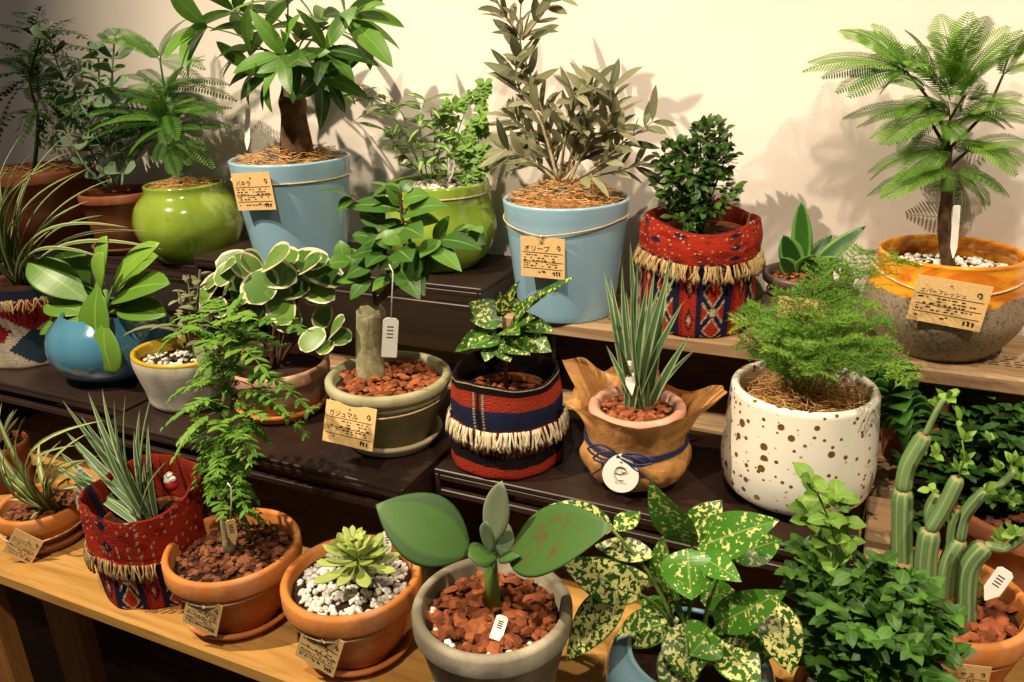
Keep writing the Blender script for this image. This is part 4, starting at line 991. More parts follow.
HB=[((208,27,-.06),(-.7,-.5,.2),6,.085),((250,50,-.03),(-.5,-.3,.5),6,.07),((288,4,-.02),(0,-.3,1),6,.075),((345,18,.0),(.8,-.1,.4),5,.085),((325,50,-.04),(.5,-.5,.3),6,.07),((285,55,-.06),(0,-.9,.3),6,.07),((255,70,.0),(-.6,-.3,0),6,.06),((320,75,-.02),(.7,-.3,-.2),6,.065),((300,40,.04),(.2,.4,.8),6,.07),((265,30,.04),(-.4,.4,.7),6,.07),((300,62,-.05),(.3,-.8,.1),5,.06),((235,12,.03),(-.5,.3,.7),5,.08),((270,75,-.04),(-.3,-.6,-.1),5,.06),((318,28,.03),(.5,.2,.7),5,.08)]
def pet(m):
    for (a,dr,n_,L) in HB: e=W(d,a[:2],a[2]); tube(m,[cr,(cr+e)/2+V((0,0,.012)),e],.0018,.001,6,samples=8)
lobj(o,'petiole','stem',pet)
for (a,dr,n_,L) in HB:
    hb=W(d,a[:2],a[2]); dr=V(dr).normalized(); s=perp(dr); u=s.cross(dr).normalized()
    for i in range(n_):
        an=2*PI*i/n_+R(-.2,.2); vv=(dr*.45+(s*cos(an)+u*sin(an))*.9); vv.z-=.35; vv.normalize(); l=L*R(.8,1.15)
        e=hb+vv*l
        if e.y>WALLY-.012: e.y=WALLY-.012
        lobj(o,'leaf','L_pach',leaf,hb,e,l*.32,(dr+V((0,0,.5))),.18,.12,'ov' if i%2 else 'ell',9,R(0,1))
for a,b,w in (((345,18),(405,28,-.0),.028),((345,18),(393,68,-.02),.032),((355,20),(386,5,-.02),.02),((208,27),(185,70,-.08),.032),((208,27),(165,60,-.07),.03)):
    e=W(d,b); e.y=min(e.y,WALLY-.012); lobj(o,'leaf','L_pach',leaf,W(d,a),e,w,V((0,-.5,.8)),.22,.12,'ell',9,.9)
stick(o,W(d,(247,150),-.02),W(d,(248,108),.0),.007,'white',marks=False)
# --- darker lime pot with feathery plant
d=start('limeL',(187,254),ZL,(183,184),76,70,'darker lime green round glazed pot with a feathery leaved plant, beside a terracotta pot',ymax=.985)
o=d['o'];P=d['P'];h=d['h'];rr=d['rr'];rx=RAD(105,P+V((0,0,h*.5)))
def lime(P,h,rb,rx,rr): return curve_pot([(rb,0),(rx*.86,h*.18),(rx,h*.46),(rx*.93,h*.72),(rr*1.03,h*.9),(rr,h)],.006)
lobj(o,'pot','limeglaze',lathe,P,lime(P,h,d['rb'],rx,rr)); zs=P.z+h-.008; coir(o,P,zs,rr-.007,160)
def pinna(m,a,b,n=17,w=.028,lw=.0062,arch=.22,tint=None,up=(0,-.35,1)):
    a=V(a);b=V(b); b.y=min(b.y,WALLY-.012); L=(b-a).length; up=V(up).normalized(); d_=(b-a).normalized(); s0=d_.cross(up).normalized(); nn=s0.cross(d_).normalized(); c=(a+b)/2+nn*arch*L; t0=R(.1,1) if tint is None else tint
    tube(m,[bez(a,c,b,i/8) for i in range(9)],.0007,.0004,3,t0); lw=L/n*.76
    for i in range(n):
        t=.08+.9*i/(n-1); p=bez(a,c,b,t); tg=((c-a)*(1-t)+(b-c)*t).normalized(); nr=s0.cross(tg).normalized(); l=w*max(.25,min(1,.55+t*1.6)*min(1,(1-t)*3.2+.18))*R(.93,1.05)*.5
        for sg in (-1,1):
            dr=(s0*sg+tg*.42-nr*.12).normalized(); e=p+dr*l; sd=tg*lw*.5
            m.add([p,p+dr*l*.35+sd-tg*lw*.05,e+tg*lw*.1,p+dr*l*.35-sd*.9,p+dr*l*.8+sd*.8,p+dr*l*.8-sd*.55],[(0,3,5,2,4,1)],[(0,0)]*6,min(1,max(0,t0+R(-.12,.12))),False)
def f9(m):
    root=V((P.x,P.y,zs)); tr_=[root,W(d,(172,160)),W(d,(166,130)),W(d,(165,95)),W(d,(160,60))]
    tube(m,tr_,.0028,.0014,6,0,samples=14)
    S=[((166,125),(80,150)),((166,125),(95,168)),((166,120),(75,120)),((166,110),(110,90)),((166,110),(135,100)),((160,60),(112,28)),((160,60),(122,36)),((160,60),(190,18)),((165,90),(230,85)),((165,95),(222,112)),((168,130),(232,108)),((170,140),(228,128)),((170,145),(190,165)),((170,135),(150,165)),((168,125),(140,140)),((168,120),(200,98)),((166,100),(185,80)),((160,60),(205,70)),((165,90),(125,75)),((166,130),(115,178)),((166,130),(70,165)),((168,135),(206,150)),((166,115),(150,85)),((165,100),(205,60)),((168,130),(180,112)),((166,100),(100,108)),((168,140),(135,160)),((168,125),(100,135))]
    for a,b in S: pinna(m,W(d,a),W(d,b,R(-.06,.05)),26,.032,.0045); pinna(m,W(d,a),W(d,(b[0]+R(-14,14),b[1]+R(-6,20)),R(-.06,.05)),24,.034)
_f9=f9
def f9(m):
    _f9(m)
    for i in range(26):
        a=(166+R(-3,5),R(90,150)); an=R(0,2*PI); b=(a[0]+cos(an)*R(40,68),a[1]+sin(an)*R(15,40)); pinna(m,W(d,a),W(d,b,R(-.08,.06)),24,.032)
lobj(o,'foliage','L_everd',f9)
# --- terracotta pot with glaucous plant behind
d=start('coty',(122,238),ZL,(119,190),76,56,'terracotta pot with tall blue green round leaved stems, by the lime green pot',ymax=.985,sz=.005)
o=d['o'];P=d['P'];h=d['h'];saucer(V((P.x,P.y,ZL+.0004)),d['rb']+.012,.012,'terradark','terracotta saucer under the round leaved plant by the wall')
lobj(o,'pot','terradark',lathe,P,terra(d['rb'],d['rr'],h,.016,.006)); zs=P.z+h-.012; soil(o,P,zs,d['rr']-.008)
def f10(m):
    for pl in ([(118,185),(115,120),(112,80),(115,35)],[(115,185),(90,120),(62,75),(48,30)],[(120,185),(104,130),(100,90),(98,50)],[(110,185),(85,140),(70,110),(55,90)],[(122,185),(125,160),(130,150)],[(108,188),(85,165),(65,130)]):
        q=[W(d,a,R(-.03,.02)) for a in pl]; tube(m,q,.0022,.0014,6,.8,samples=12)
        n_=9 if len(pl)==4 else 4
        for i in range(n_):
            t=.25+.75*i/(n_-1); p=poly(q,min(t,.999)); 
            for sg in (-1,1):
                a=i*1.57+(0 if sg>0 else PI)+R(-.3,.3); l=R(.016,.028)*(.65 if t>.95 else 1); l*=1.65; fat(m,p,p+V((cos(a)*l,sin(a)*l*.8,R(.004,.018))),l*.72,.003,V((0,-.6,.5)),.1,'obo',7,R(0,1),8)
lobj(o,'foliage','L_coty',f10)
# --- far-left brown pot with dark palm-like fern
d=start('farL',(34,236),ZL,(32,168),108,72,'wide brown pot with a dark feathery tree by the wall, behind the spider plant',ymax=.975)
o=d['o'];P=d['P'];h=d['h'];lobj(o,'pot','terradark',lathe,P,terra(d['rb'],d['rr'],h,.02,.006)); zs=P.z+h-.012; coir(o,P,zs,d['rr']-.008,140)
def f11(m):
    root=V((P.x,P.y,zs)); tube(m,[root,W(d,(38,120)),W(d,(30,80)),W(d,(40,40))],.004,.0015,6,0,samples=12)
    S=[((40,40),(0,25)),((40,40),(85,38)),((35,60),(-10,40)),((35,60),(70,20)),((36,70),(-15,70)),((38,75),(82,62)),((38,80),(80,95)),((38,90),(-15,110)),((38,95),(70,125)),((40,110),(85,130)),((40,110),(-10,140)),((40,100),(20,140)),((38,90),(100,80)),((35,60),(40,8)),((40,45),(18,12)),((38,80),(0,95)),((40,110),(55,150)),((36,70),(60,45)),((38,100),(40,145)),((38,70),(20,50)),((38,75),(-20,85)),((38,60),(90,50))]
    for a,b in S: lacy(m,W(d,a),W(d,b,R(-.07,.05)),.028,8,arch=.2)
    for i in range(12): pinna(m,W(d,(38,R(60,110))),W(d,(38+R(-50,55),R(15,150)),R(-.05,.05)),14,.035)
lobj(o,'foliage','L_fern',f11)
# --- brighter lime pot with ivy and striped fern
d=start('limeM',(440,263),ZR,(438,182),102,66,'bright lime green round glazed pot with striped fern and ivy leaves, behind the bonsai fig',ymax=.985)
o=d['o'];P=d['P'];h=d['h'];rr=d['rr'];rx=RAD(113,P+V((0,0,h*.5)))
lobj(o,'pot','limeglaze',lathe,P,lime(P,h,d['rb'],rx,rr)); twine(o,P,P.z+h*.90,rr*1.035); zs=P.z+h-.010; soil(o,P,zs,rr-.007); mulch(o,P,zs,rr-.008,160,.0045,'pebble','white_pebbles',.7,True)
def f12(m):
    rt_=V((P.x-.01,P.y,zs))
    for pl in ([(425,180),(412,150),(400,125),(372,98)],[(425,180),(410,140),(395,105),(338,92)],[(428,180),(420,130),(425,100)],[(430,180),(440,150),(440,120)],[(428,180),(400,150),(385,130)],[(430,180),(435,140),(430,108)]):
        q=[W(d,a,R(-.03,.02)) for a in pl]; tube(m,q,.001,.0007,5,.8,samples=10); p=q[-1]; tg=(q[-1]-q[-2]).normalized()
        for i in range(16):
            t=.2+.8*i/15; pp=poly(q,min(t,.999))
            a=R(0,2*PI); l=R(.024,.05); e=pp+V((cos(a)*l,sin(a)*l*.7,R(-.018,.016))); leaf(m,pp,e,R(.008,.012),V((0,-.4,.9)),.15,.1,'lan',7,R(.1,1),.08)
lobj(o,'foliage','L_pteris',f12)
def f13(m):
    for pl in ([(445,178),(455,140),(470,100),(478,85)],[(445,178),(462,150),(480,120)],[(447,178),(470,150),(488,112)],[(447,178),(480,170),(490,150)],[(446,178),(450,120),(452,105)],[(448,180),(478,158),(475,125)]):
        q=[W(d,a,R(-.03,.02)) for a in pl]; tube(m,q,.0008,.0006,5,.8,samples=10)
        for i in range(9):
            t=.4+.6*i/8; pp=poly(q,min(t,.999)); a=R(0,2*PI); l=R(.011,.019); c_=pp+V((0,0,0)) if 0 else pp+V((cos(a)*.012,-abs(sin(a))*.01,R(-.008,.008)))
            tube(m,[pp,c_],.0005,.0005,3,.8); up=V((R(-.4,.4),-.8,.6)); 
            for k in range(5):
                an=-PI/2+(k-2)*.95+a*.2; e=c_+V((cos(an),-.15,sin(an)*.8))*l*(1 if k==2 else .8); leaf(m,c_,e,l*.62,up,.05,.05,'ov',5,.2+.15*k/5+R(0,.5))
lobj(o,'foliage','L_ivy',f13)
stick(o,W(d,(449,182),-.02),W(d,(452,160),-.02),.009)
# --- blue pot with olive
d=start('olive',(570,309),ZP,(566,198),127,92,'pale blue pot on the weathered plank shelf with a wispy olive tree','potted_tree',ymax=.99)
o=d['o'];P=d['P'];h=d['h'];rr=d['rr'];rb=d['rb']
lobj(o,'pot','bluesky',lathe,P,curve_pot([(rb,0),(rb*1.04,.004),(rb+(rr-rb)*.5,h*.45),(rr*.955,h*.8),(rr*.985,h*.92),(rr,h)],.005))
zs=P.z+h-.004; coir(o,P,zs,rr-.006,420,.03,hump=.022)
c,tp,hc,n=pricetag(o,[(522,236),(566,239),(564,280),(520,275)],P,rr*.95,'オリーブ',7)
twine(o,P,P.z+h-.020,rr*.972,tp,hc,.012)
ST=[[(556,180),(548,130),(530,75),(520,40),(522,-10)],[(558,180),(540,120),(520,90),(515,60)],[(522,40),(545,10),(552,-5)],[(522,38),(505,15),(492,-8)],[(566,180),(575,140),(590,110),(592,85)],[(572,182),(600,165),(620,145),(652,122)],[(560,180),(565,140),(572,112),(575,92)],[(570,180),(585,150),(610,120),(612,90)],[(556,180),(530,160),(505,150)],[(562,180),(600,175),(640,165)],[(560,182),(535,140),(512,118)],[(565,180),(590,150),(618,128)],[(560,180),(552,150),(545,110)],[(568,180),(578,150),(585,128)]]
OS=[[W(d,a,R(-.025,.02)-.004*i) for i,a in enumerate(pl)] for pl in ST]
for q in OS:
    for p in q: p.y=min(p.y,WALLY-.03)
for q in OS: lobj(o,'branch','stemo',tube,q,.0022,.0009,6,.5,True,14)
def f14(m):
    for si,q in enumerate(OS):
        n_=13 if si in(0,) else 11 if si in (4,6,7,10,11,12,13) else 8
        for i in range(n_):
            t=.3+.7*i/(n_-1) if si not in (0,2,3) else i/(n_-1)*.98+.01; p=poly(q,min(t,.999)); tg=(poly(q,min(t+.05,1))-poly(q,max(0,t-.05))).normalized(); s=perp(tg); u=s.cross(tg); a=i*1.9+R(-.4,.4)
            for sg in (0,PI):
                if R(0,1)<.12: continue
                dr=(tg*.75+(s*cos(a+sg)+u*sin(a+sg))*.85).normalized(); l=R(.030,.050); e=p+dr*l; e.y=min(e.y,WALLY-.01); leaf(m,p,e,R(.008,.013),V((R(-.5,.5),-.6,.7)),R(-.05,.2),.15,'ell',5,R(0,1))
    for a,b in (((533,85),(483,62)),((518,95),(560,68)),((520,60),(512,35)),((528,40),(560,25)),((515,70),(535,45))): leaf(m,W(d,a),W(d,b,-.02),.014,V((0,-.8,.5)),.05,.15,'ell',7,.4)
lobj(o,'foliage','L_olive',f14)
# --- red kilim bag, back
d=start('sock1',(695,321),ZP,(702,216),112,104,'tall red patterned kilim bag on the plank shelf with a small leaved evergreen shrub',ymax=.99)
o=d['o'];P=d['P'];h=d['h'];rb=d['rb'];rr=d['rr']
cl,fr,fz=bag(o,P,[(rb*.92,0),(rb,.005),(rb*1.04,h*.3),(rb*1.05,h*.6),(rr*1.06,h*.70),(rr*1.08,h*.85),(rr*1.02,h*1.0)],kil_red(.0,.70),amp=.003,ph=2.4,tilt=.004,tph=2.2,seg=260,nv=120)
fringe(o,P,rr*1.05,h*.71,.019,64,fr,fz,th=.0012,clump=5,out=.006,mat='fringedark')
lobj(o,'inner_pot','terradark',lathe,P+V((0,0,.004)),terra(rb*.7,rb*.85,h*.85,.01,.004)); soil(o,P,P.z+h*.83,rb*.8)
def bushy(m,cen,rx,ry,rz,n,l0,l1,wr,k='ell',up=(0,-.4,.9)):
    for i in range(n):
        while 1:
            q=V((R(-1,1),R(-1,1),R(-1,1)))
            if q.length<1: break
        if q.length<.35: q=q*1.6
        p=V(cen)+V((q.x*rx,q.y*ry,q.z*rz)); p.y=min(p.y,WALLY-.03)
        dr=(q.normalized()*.7+V((R(-.8,.8),R(-.8,.8),R(-.4,.7)))).normalized(); l=R(l0,l1); leaf(m,p,p+dr*l,l*wr,V(up)+V((R(-.5,.5),R(-.4,.4),0)),R(.05,.25),.15,k,4,R(0,1))
def f15(m):
    rt_=V((P.x,P.y,P.z+h*.84)); 
    for (x,y) in ((690,150),(715,140),(670,165),(725,160),(700,180),(680,190),(715,195),(700,135),(665,180)):
        e=W(d,(x,y),R(-.03,.02)); tube(m,[rt_,(rt_+e)/2+V((R(-.01,.01),0,0)),e],.0018,.001,5,.1,samples=6)
    for (x,y,a,n_) in ((695,170,.036,250),(710,142,.024,130),(676,160,.022,110),(715,190,.03,140),(688,205,.03,140),(720,160,.02,80),(670,185,.02,70)):
        c_=W(d,(x,y),-.005); bushy(m,c_,a,a,a,n_,.009,.016,.55)
lobj(o,'foliage','L_box',f15)
# --- small dark-shouldered jar with snake plant
d=start('jar',(805,326),ZP,(808,272),86,76,'small stone jar with a dark iron rim and a short broad leaved snake plant',ymax=1.0)
o=d['o'];P=d['P'];h=d['h'];rr=d['rr']
lobj(o,'pot','jarbot',lathe,P,curve_pot([(rr*.75,0),(rr*1.02,h*.25),(rr*1.0,h*.45),(rr*.86,h*.62)],.004))
lobj(o,'rim','jartop',lathe,P,[(rr*.9,h*.55),(rr*.86,h*.62),(rr*.83,h*.72),(rr*.9,h*.8),(rr*1.0,h*.87),(rr*1.02,h*.95),(rr,h),(rr-.003,h+.001),(rr-.006,h-.003),(rr*.8,h*.8),(rr*.7,h*.6)],64,None,.5,True,close=False)
zs=P.z+h-.008; soil(o,P,zs,rr-.008); mulch(o,P,zs,rr-.009,120,.004,'chip'); twine(o,P,P.z+h*.68,rr*.86)
c,tp,hc,n=pricetag(o,[(780,294),(826,302),(826,320),(776,318)],P,rr*.95,'サンスベリア',9)
for a,b,w,dy,ti in (((803,275),(801,201),.025,.0,.7),((808,272),(866,226),.020,.01,.4),((800,275),(783,235),.03,-.01,.1),((805,275),(832,235),.024,.02,.2),((800,280),(815,255),.03,-.02,.2),((808,278),(840,258),.026,-.02,.3),((798,278),(780,258),.022,-.02,.2)):
    A=W(d,a); A.z=max(A.z,zs-.002); e=W(d,b,dy); e.y=min(e.y,WALLY-.01); lobj(o,'leaf','L_sans',fat,A,e,w,.0025,V((-.3 if b[0]>820 else .2,-.9,.3)),.12 if b[0]>815 else -.06,'ell' if a!=b else 'ov',12,ti,12)
stick(o,W(d,(836,285),-.02),W(d,(838,262),-.02),.008)
# --- orange drip pot with feathery tree
d=start('orange',(941,345),ZP,(951,252),136,92,'orange over grey glazed pot with a tall bright feathery leaved tree','potted_tree',ymax=.99)
o=d['o'];P=d['P'];h=d['h'];rr=d['rr'];rx=RAD(147,P+V((0,0,h*.5)))
lobj(o,'pot','orange',lathe,P,curve_pot([(d['rb'],0),(rx*.82,h*.14),(rx*.98,h*.36),(rx,h*.52),(rr*1.04,h*.8),(rr*.995,h*.95),(rr,h)],.006),96)
zs=P.z+h-.022; soil(o,P,zs,rr-.004); mulch(o,P,zs,rr-.006,330,.0036,'pebble','grey_gravel',.7,True)
c,tp,hc,n=pricetag(o,[(918,273),(993,288),(980,331),(906,319)],P,rx,'エバーフレッシュ',8,off=.005)
twine(o,P,P.z+h-.016,rr*1.02,tp,hc,.014)
T0=[V((P.x+.002,P.y,zs-.003)),W(d,(944,225)),W(d,(947,195)),W(d,(946,170)),W(d,(948,150))]
lobj(o,'trunk','bark',tube,T0,.0075,.0045,8,.5,True,14)
HU=[(905,70),(1003,75),(950,120),(965,95),(925,105),(935,150),(975,150),(945,185)]
def brn(m):
    for a in HU: e=W(d,a,R(-.02,.02)); tube(m,[T0[-1] if a[1]<150 else T0[3],(T0[-1]+e)/2+V((R(-.01,.01),0,.0)),e],.0022,.0012,6,.5,True,8)
lobj(o,'branch','stemd',brn)
def f16(m):
    S=[((905,70),(808,62)),((905,72),(822,78)),((905,68),(840,30)),((905,68),(872,24)),((905,70),(850,76)),((910,68),(922,45)),((905,72),(882,88)),((905,74),(890,60)),
       ((950,85),(940,14)),((955,85),(985,16)),((960,90),(1008,26)),((1003,75),(1034,30)),((1003,75),(1040,62)),((960,95),(1020,50)),((950,80),(965,30)),((935,85),(905,30)),((925,90),(890,75)),((945,90),(960,55)),
       ((950,112),(880,145)),((945,112),(897,155)),((940,110),(843,118)),((950,115),(870,118)),((960,115),(1005,128)),((965,115),(1022,95)),((960,112),(985,60)),((945,110),(905,100)),((950,120),(925,85)),((960,120),(1030,115)),
       ((945,150),(868,172)),((945,152),(900,178)),((948,150),(912,138)),((950,150),(1000,150)),((965,148),(1030,160)),((965,150),(1024,140)),((945,165),(943,190)),((950,170),(882,198)),((945,172),(895,182)),((955,170),(1003,192)),((952,172),(948,215)),((955,172),(990,205)),((948,168),(910,190)),((945,150),(925,170)),((960,140),(1005,170)),((950,130),(975,110)),((940,120),(960,140)),((930,100),(900,118)),((970,100),(1000,100)),((940,95),(975,80)),((935,80),(880,50)),((965,90),(930,60)),((950,100),(915,70)),((955,130),(935,150))]
    for a,b in S:
        dy=R(-.08,.04); lb=(V((a[0]-b[0],a[1]-b[1]))).length
        pinna(m,W(d,a,R(-.03,.02)),W(d,b,dy),32 if lb>70 else 25,.040 if lb>55 else .032,.0046)
        b2=(b[0]+R(-16,16),b[1]+R(-4,22)); pinna(m,W(d,a,R(-.03,.02)),W(d,b2,R(-.06,.05)),28 if lb>70 else 22,.036)
lobj(o,'foliage','L_ever',f16)
stick(o,W(d,(953,258),-.02),W(d,(957,205),-.018),.007,marks=False)
# ================================================================== LEFT: cream kilim bag with spider plant
d=start('bagL',(24,348),Z1,(22,275),110,94,'cream kilim woven bag with red and navy diamonds and a pale striped spider plant')
o=d['o'];P=d['P'];h=d['h'];rb=d['rb'];rr=d['rr']
def kcream(a,t,r,z):
    u=(a+PI/2+.0)/(2*PI)*5.2
    if t>.86: return weave(a,t,NAV)
    c=lin('#c9bda2'); du=abs((u+.5)%1-.5)
    du=math.floor(du*22)/22
    for (v0,col,hw) in ((.72,lin('#8e2420'),.18),(.40,lin('#2b3f4c'),.16),(.06,lin('#9c2a22'),.14)):
        if abs(t-v0)/hw+du/.40<1: c=col
    du2=math.floor(abs(u%1-.5)*22)/22
    if abs(t-.56)/.1+du2/.16<1: c=lin('#8e2420')
    return weave(a,t,c)
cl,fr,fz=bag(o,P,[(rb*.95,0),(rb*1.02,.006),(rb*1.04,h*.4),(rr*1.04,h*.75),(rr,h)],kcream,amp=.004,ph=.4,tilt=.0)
fringe(o,P,rr*1.05,h*.90,.02,34,fr,fz,th=.0009,clump=7,out=.003,mat='fringedark')
lobj(o,'inner_pot','terradark',lathe,P+V((0,0,.004)),terra(rb*.7,rb*.9,h*.9,.01,.004)); soil(o,P,P.z+h*.88,rb*.85)
def f17(m):
    rt_=V((P.x,P.y,P.z+h*.88)); T=[(-20,180),(0,150),(10,165),(25,130),(35,150),(40,165),(60,140),(66,135),(75,150),(85,170),(95,165),(115,178),(130,228),(150,232),(110,260),(60,308),(-15,200),(-20,230),(5,200),(18,190),(50,190),(70,200),(90,200),(20,290),(-10,260),(30,170),(55,165),(45,200),(78,220),(105,215),(12,220),(30,210),(-5,175),(20,160),(165,250)]
    blades(m,rt_,[W(d,(x,y),R(-.05,.05)) for x,y in T],.0105,.28,'strap',.012,14)
lobj(o,'foliage','L_spid',f17)
# ================================================================== RIGHT
# --- bush in front, right
d=start('bush',(868,775),0,(852,690),110,70,'pot with white pebbles and a dense bright green bushy plant with upright shoots','potted_shrub')
o=d['o'];P=d['P'];h=d['h'];lobj(o,'pot','terraold',lathe,P,terra(d['rb'],d['rr'],h,.02,.007)); zs=P.z+h-.012; soil(o,P,zs,d['rr']-.009); mulch(o,P,zs,d['rr']-.01,160,.005,'pebble','white_pebbles',.7,True)
def vine(m,q,n_,l0=.016,l1=.028,wr=.62,r=.0016,k='ov'):
    tube(m,q,r,r*.5,6,.1,samples=12)
    for i in range(n_):
        t=.2+.8*i/max(1,n_-1); p=poly(q,min(t,.999)); a0=R(0,6.3)
        for kx in range(4):
            a=a0+kx*PI/2+R(-.3,.3); l=R(l0,l1)*(1.1-.35*t); e=p+V((cos(a)*l,sin(a)*l*.9,R(-.008,.008))); leaf(m,p,e,l*wr,V((R(-.3,.3),-.3,1)),.2,.12,k,5,R(0,1),.04)
def f18(m):
    root=V((P.x,P.y,zs))
    S=[((845,690),(838,600),(835,540),(815,482),-.02),((848,690),(842,620),(830,560),(812,512),-.0),((850,690),(860,600),(850,540),(838,498),.01),((845,690),(820,640),(800,600),(792,570),-.02),((845,690),(825,620),(812,560),(800,545),.02),((855,690),(870,620),(880,585),(885,560),.0),((855,690),(880,640),(905,610),(925,600),-.01),((855,690),(890,650),(920,640),(945,650),-.02),((850,690),(850,640),(845,600),(852,575),-.03),((855,690),(870,650),(885,620),(900,585),-.04),((852,690),(850,650),(835,625),(825,605),-.04),((855,700),(880,670),(910,665),(935,680),-.04),((850,700),(860,670),(870,650),(880,640),-.06),((850,690),(880,640),(900,600),(915,575),.02),((845,690),(810,660),(800,640),(790,625),-.01),((852,695),(845,665),(850,640),(850,630),-.06),((856,690),(900,670),(935,630),(955,615),0.0),((856,690),(890,640),(905,640),(910,650),-.05)]
    for s in S[3:]:
        q=[root]+[W(d,s[i],s[4]*i/3) for i in (1,2,3)]; vine(m,q,8,.014,.024)
    for (x,y,a,n_,dy) in ((880,625,.03,120,-.0),(860,660,.035,160,-.02),(905,655,.03,120,-.02),(835,600,.02,60,0),(900,600,.025,80,.01),(925,640,.022,70,.0),(820,570,.014,30,0),(870,590,.02,60,0)):
        bushy(m,W(d,(x,y),dy),a,a,a,n_*2//3,.013,.022,.6,'ov',(0,-.3,1))
lobj(o,'foliage','L_vine',f18)
def f18b(m):
    root=V((P.x,P.y,zs))
    for s in (((845,690),(832,600),(835,540),(812,482),-.02),((848,690),(842,620),(830,560),(808,512),-.0),((850,690),(860,600),(850,540),(836,496),.01)):
        q=[root]+[W(d,s[i],s[4]*i/3) for i in (1,2,3)]; tube(m,q,.0015,.0008,6,.1,samples=14)
        for i in range(4):
            t=(.66,.78,.92,1)[i]; p=poly(q,min(t,.999)); a0=R(0,6)
            for kx in range(4):
                a=a0+kx*PI/2; l=R(.011,.020); e=p+V((cos(a)*l,sin(a)*l*.9,R(-.006,.01))); leaf(m,p,e,l*.75,V((R(-.3,.3),-.5,1)),.2,.12,'ov',6,R(.3,1),.05)
lobj(o,'shoot_foliage','L_ivy',f18b)
# --- ribbed succulent stems in terracotta
d=start('cact',(948,690),0,(945,592),158,104,'terracotta pot with tall ribbed green succulent stems and tiny leaves','potted_succulent')
o=d['o'];P=d['P'];h=d['h'];lobj(o,'pot','terra',lathe,P,terra(d['rb'],d['rr'],h,.024,.009)); zs=P.z+h-.02; soil(o,P,zs,d['rr']-.012); mulch(o,P,zs,d['rr']-.013,180,.009,'chip')
c,tp,hc,n=pricetag(o,[(940,660),(990,668),(986,700),(936,696)],P,d['rb']+.02,'シッサス',11,off=.006)
twine(o,P,P.z+h-.0268,d['rr']-.006,tp,hc,.002,.001)
def rib(m,pts,r,tint):
    q=[V(p) for p in pts]; n=14; vs=[];fs=[];uv=[];ps=None;seg=16
    for i in range(n+1):
        t=i/n; p=poly(q,t); tg=(poly(q,min(1,t+.03))-poly(q,max(0,t-.03))).normalized(); s=perp(tg) if ps is None else (ps-tg*ps.dot(tg)).normalized(); ps=s;u=tg.cross(s)
        rr_=r*(.75+.25*min(1,sin(PI*min(t*1.0,1))*2.5+.05))
        for k in range(seg):
            a=2*PI*k/seg; x=rr_*(1+.11*(1 if k%2 else -1)); vs.append(p+(s*cos(a)+u*sin(a))*x); uv.append((k/seg,t))
    for i in range(n):
        for k in range(seg): fs.append((i*seg+k,i*seg+(k+1)%seg,(i+1)*seg+(k+1)%seg,(i+1)*seg+k))
    fs.append(tuple(range(seg))[::-1]); fs.append(tuple(n*seg+k for k in range(seg))); m.add(vs,fs,uv,tint)
def zmin(p): p=V(p); p.z=max(p.z,zs); return p
G=[[(908,575),(902,530),(903,490)],[(903,490),(908,465),(925,435)],[(925,435),(940,405),(948,398)],[(930,590),(926,560),(930,530)],[(930,530),(945,505),(958,478)],[(918,590),(920,560),(932,535)],[(932,530),(930,510),(938,495)],[(948,590),(948,565),(960,540)],[(960,540),(965,515),(985,490)],[(972,600),(968,570),(985,545)],[(950,560),(952,530),(958,510)],[(985,490),(1000,485),(1015,470)],[(985,545),(1005,548),(1024,535)]]
for i,g in enumerate(G):
    dy=[0,0,0,-.03,-.03,0,0,0,0,-.02,0,0,-.02][i]; r_=[.0092,.0072,.0025,.009,.006,.007,.005,.0075,.005,.0085,.004,.003,.004][i]
    pts=[W(d,a,dy) for a in g]
    if g[0][1]>=575: pts[0]=V((pts[0].x,pts[0].y,max(zs-.003,pts[0].z-.03)));
    lobj(o,'stem_segment','L_cact',rib,pts,r_,R(.2,.9))
def f19(m):
    for (x,y,n_) in ((948,398,6),(940,405,5),(958,470,8),(935,455,5),(1000,470,6),(1015,465,8),(985,490,6),(930,490,4),(965,440,5),(1010,500,6),(1015,535,8),(1000,540,7),(975,585,8),(985,600,6),(915,455,4),(965,460,5),(945,400,4),(1020,480,6),(990,440,4),(960,420,5)):
        c_=W(d,(x,y),R(-.03,.02))
        for i in range(n_):
            a=R(0,2*PI); l=R(.006,.013); e=c_+V((cos(a)*l,sin(a)*l*.7,R(-.006,.014))); leaf(m,c_,e,l*.7,V((0,-.5,.8)),.15,.1,'ov',5,R(.3,1))
    tube(m,[W(d,(958,478),-.03),W(d,(965,458),-.03),W(d,(962,440),-.03)],.001,.0006,4,.5)
lobj(o,'foliage','L_ivy',f19)
stick(o,W(d,(985,600),-.03),W(d,(1007,570),-.03),.014)
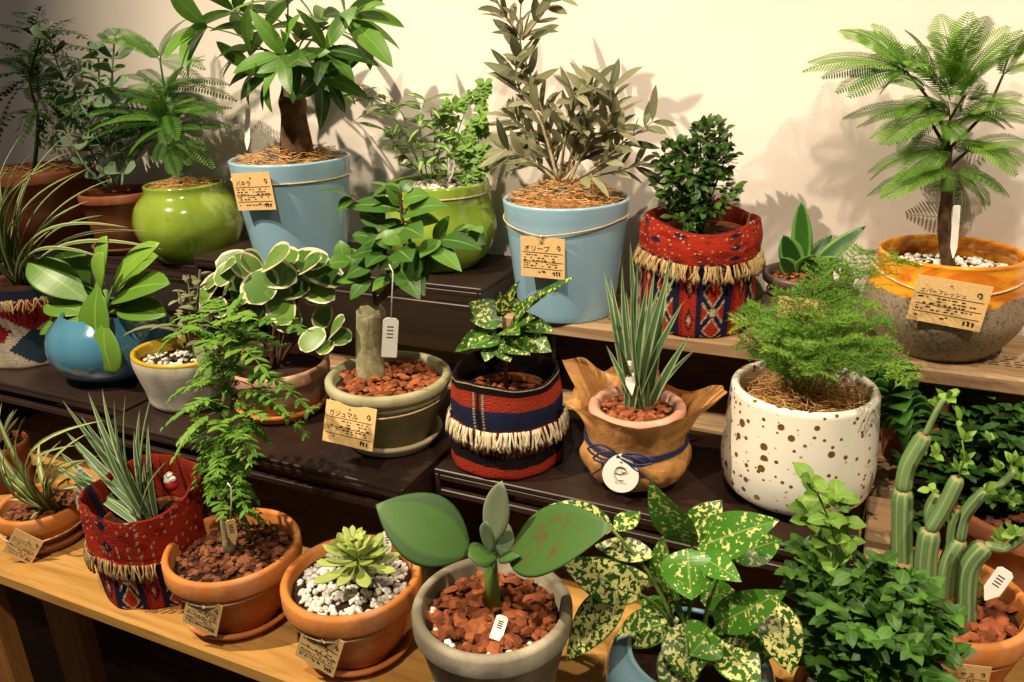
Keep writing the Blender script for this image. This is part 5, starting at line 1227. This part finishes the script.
# --- terracotta pot behind with dark leafy plant
d=start('darkR',(1030,572),ZD*.0,(1024,502),150,110,'big old terracotta pot with a dark green leafy plant under the plank shelf','potted_shrub',hh=.125)
o=d['o'];P=d['P'];h=d['h']
Pn=AZ(1028,502,.13); 
d2=V((Pn.x,Pn.y,.0004)); o.location=d2; P=d2; d['P']=P; rr=RAD(150,Pn); h=.13
lobj(o,'pot','terraold',lathe,P,terra(rr*.72,rr,h,.022,.009)); zs=P.z+h-.016; soil(o,P,zs,rr-.012); mulch(o,P,zs,rr-.013,140,.008,'chipd')
def f20(m):
    root=V((P.x,P.y,zs))
    for (x,y,dy) in ((905,425,0),(930,410,.02),(955,400,.03),(985,395,.02),(1015,400,0),(1035,410,0),(900,460,-.02),(925,480,-.03),(945,440,-.02),(980,430,-.03),(1010,440,-.04),(1030,460,-.03),(960,470,-.04),(990,500,-.05),(895,500,-.01),(890,530,-.03),(915,520,-.04),(940,500,-.03),(880,480,.02),(970,410,.03)):
        e=W(d,(x,y),dy); 
        e.y=min(e.y,1.02)
        if e.z>.238: e.z=.238
        q=[root,(root+e)/2+V((0,0,.02)),e]; vine(m,q,10,.018,.03,.45,.0014,'ell')
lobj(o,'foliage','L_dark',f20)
# ---- small things low in the dark at the left
def coil(name,label,P,r,hh):
    o=thing(name,label,'basket',P); m=B(); 
    for i in range(int(hh/.006)): ring(m,V(P),P[2]+.003+i*.006,r*(1+.12*i*.006/hh),.0034,48,tint=R(0,1))
    m.build('woven_side','coir',o); m=B(); lathe(m,V(P),[(.001,0.001),(r,.001),(r,.003),(.001,.004)],40); m.build('base','coirbase',o)
# a shelf board low under the bench with spare pots
m=B(); box(m,-1.6,.5,.72,.98,-.42,-.40,.002); m.build('lower_board','olddark',bench)
coil('wicker_basket','round wicker basket on the dark lower board under the bench',(-1.0,.84,-.3995),.06,.07)
simple_pot('spare_pot','empty pale clay pot on the dark lower board beside the wicker basket',(-.83,.83,-.3995),.06,.045,.09,'terrapink')
simple_pot('spare_pot','empty brown terracotta pot on the dark lower board by the bench leg',(-1.42,.83,-.3995),.085,.06,.13,'terra')
# little dark grey succulents at the left edge behind the spider plant
d=start('edgeL',(2,455),0,(0,420),50,40,'small dark pot of felted rosette leaves behind the thin leaved spider plant',ymax=.64,hh=.075)
o=d['o'];P=d['P'];lobj(o,'pot','terradark',lathe,P,terra(d['rb'],d['rr'],d['h'],.015,.005)); soil(o,P,P.z+d['h']-.01,d['rr']-.006)
def f21(m):
    for i in range(16):
        a=R(0,2*PI); l=R(.03,.055); c_=P+V((0,0,d['h']-.01)); fat(m,c_,c_+V((cos(a)*l,sin(a)*l,R(.02,.06))),.009,.004,None,.1,'obo',6,R(0,1),8)
lobj(o,'foliage','L_fuzz',f21)
# ------------------------------------------------------------------ light
def spot(loc,target,power,col=(1,.83,.63),size=70,blend=.6,rad=.03):
    l=bpy.data.lights.new('spotlight','SPOT'); l.energy=power; l.color=col; l.spot_size=math.radians(size); l.spot_blend=blend; l.shadow_soft_size=rad
    o=bpy.data.objects.new('spotlight',l); C.objects.link(o); o.location=loc; o.rotation_euler=(V(target)-V(loc)).to_track_quat('-Z','Y').to_euler(); return o
spot((-1.25,.0,1.75),(-.50,.80,.15),200,size=76,blend=1,rad=.015)
spot((.6,.15,1.75),(-.02,1.0,.38),88,size=50,blend=.8,rad=.012)
spot((-.15,-.25,2.0),(-.3,.8,.2),115,size=60,rad=.03)
w=bpy.data.worlds.new('World'); w.use_nodes=True; bg=w.node_tree.nodes['Background']; bg.inputs[0].default_value=(1,.92,.82,1); bg.inputs[1].default_value=.12
bpy.context.scene.world=w
# ------------------------------------------------------------------ camera
cd=bpy.data.cameras.new('Camera'); cam=bpy.data.objects.new('Camera',cd); C.objects.link(cam); cd.sensor_width=36; cd.lens=36*F/1024; cd.clip_start=.01
mt=Matrix((_X,_Y,_Z)).to_4x4(); mt.translation=CAM; cam.matrix_world=mt
sc=bpy.context.scene; sc.camera=cam; sc.view_settings.view_transform='Standard'; sc.view_settings.look='None'; sc.view_settings.gamma=1; sc.view_settings.use_curve_mapping=False; sc.view_settings.exposure=0
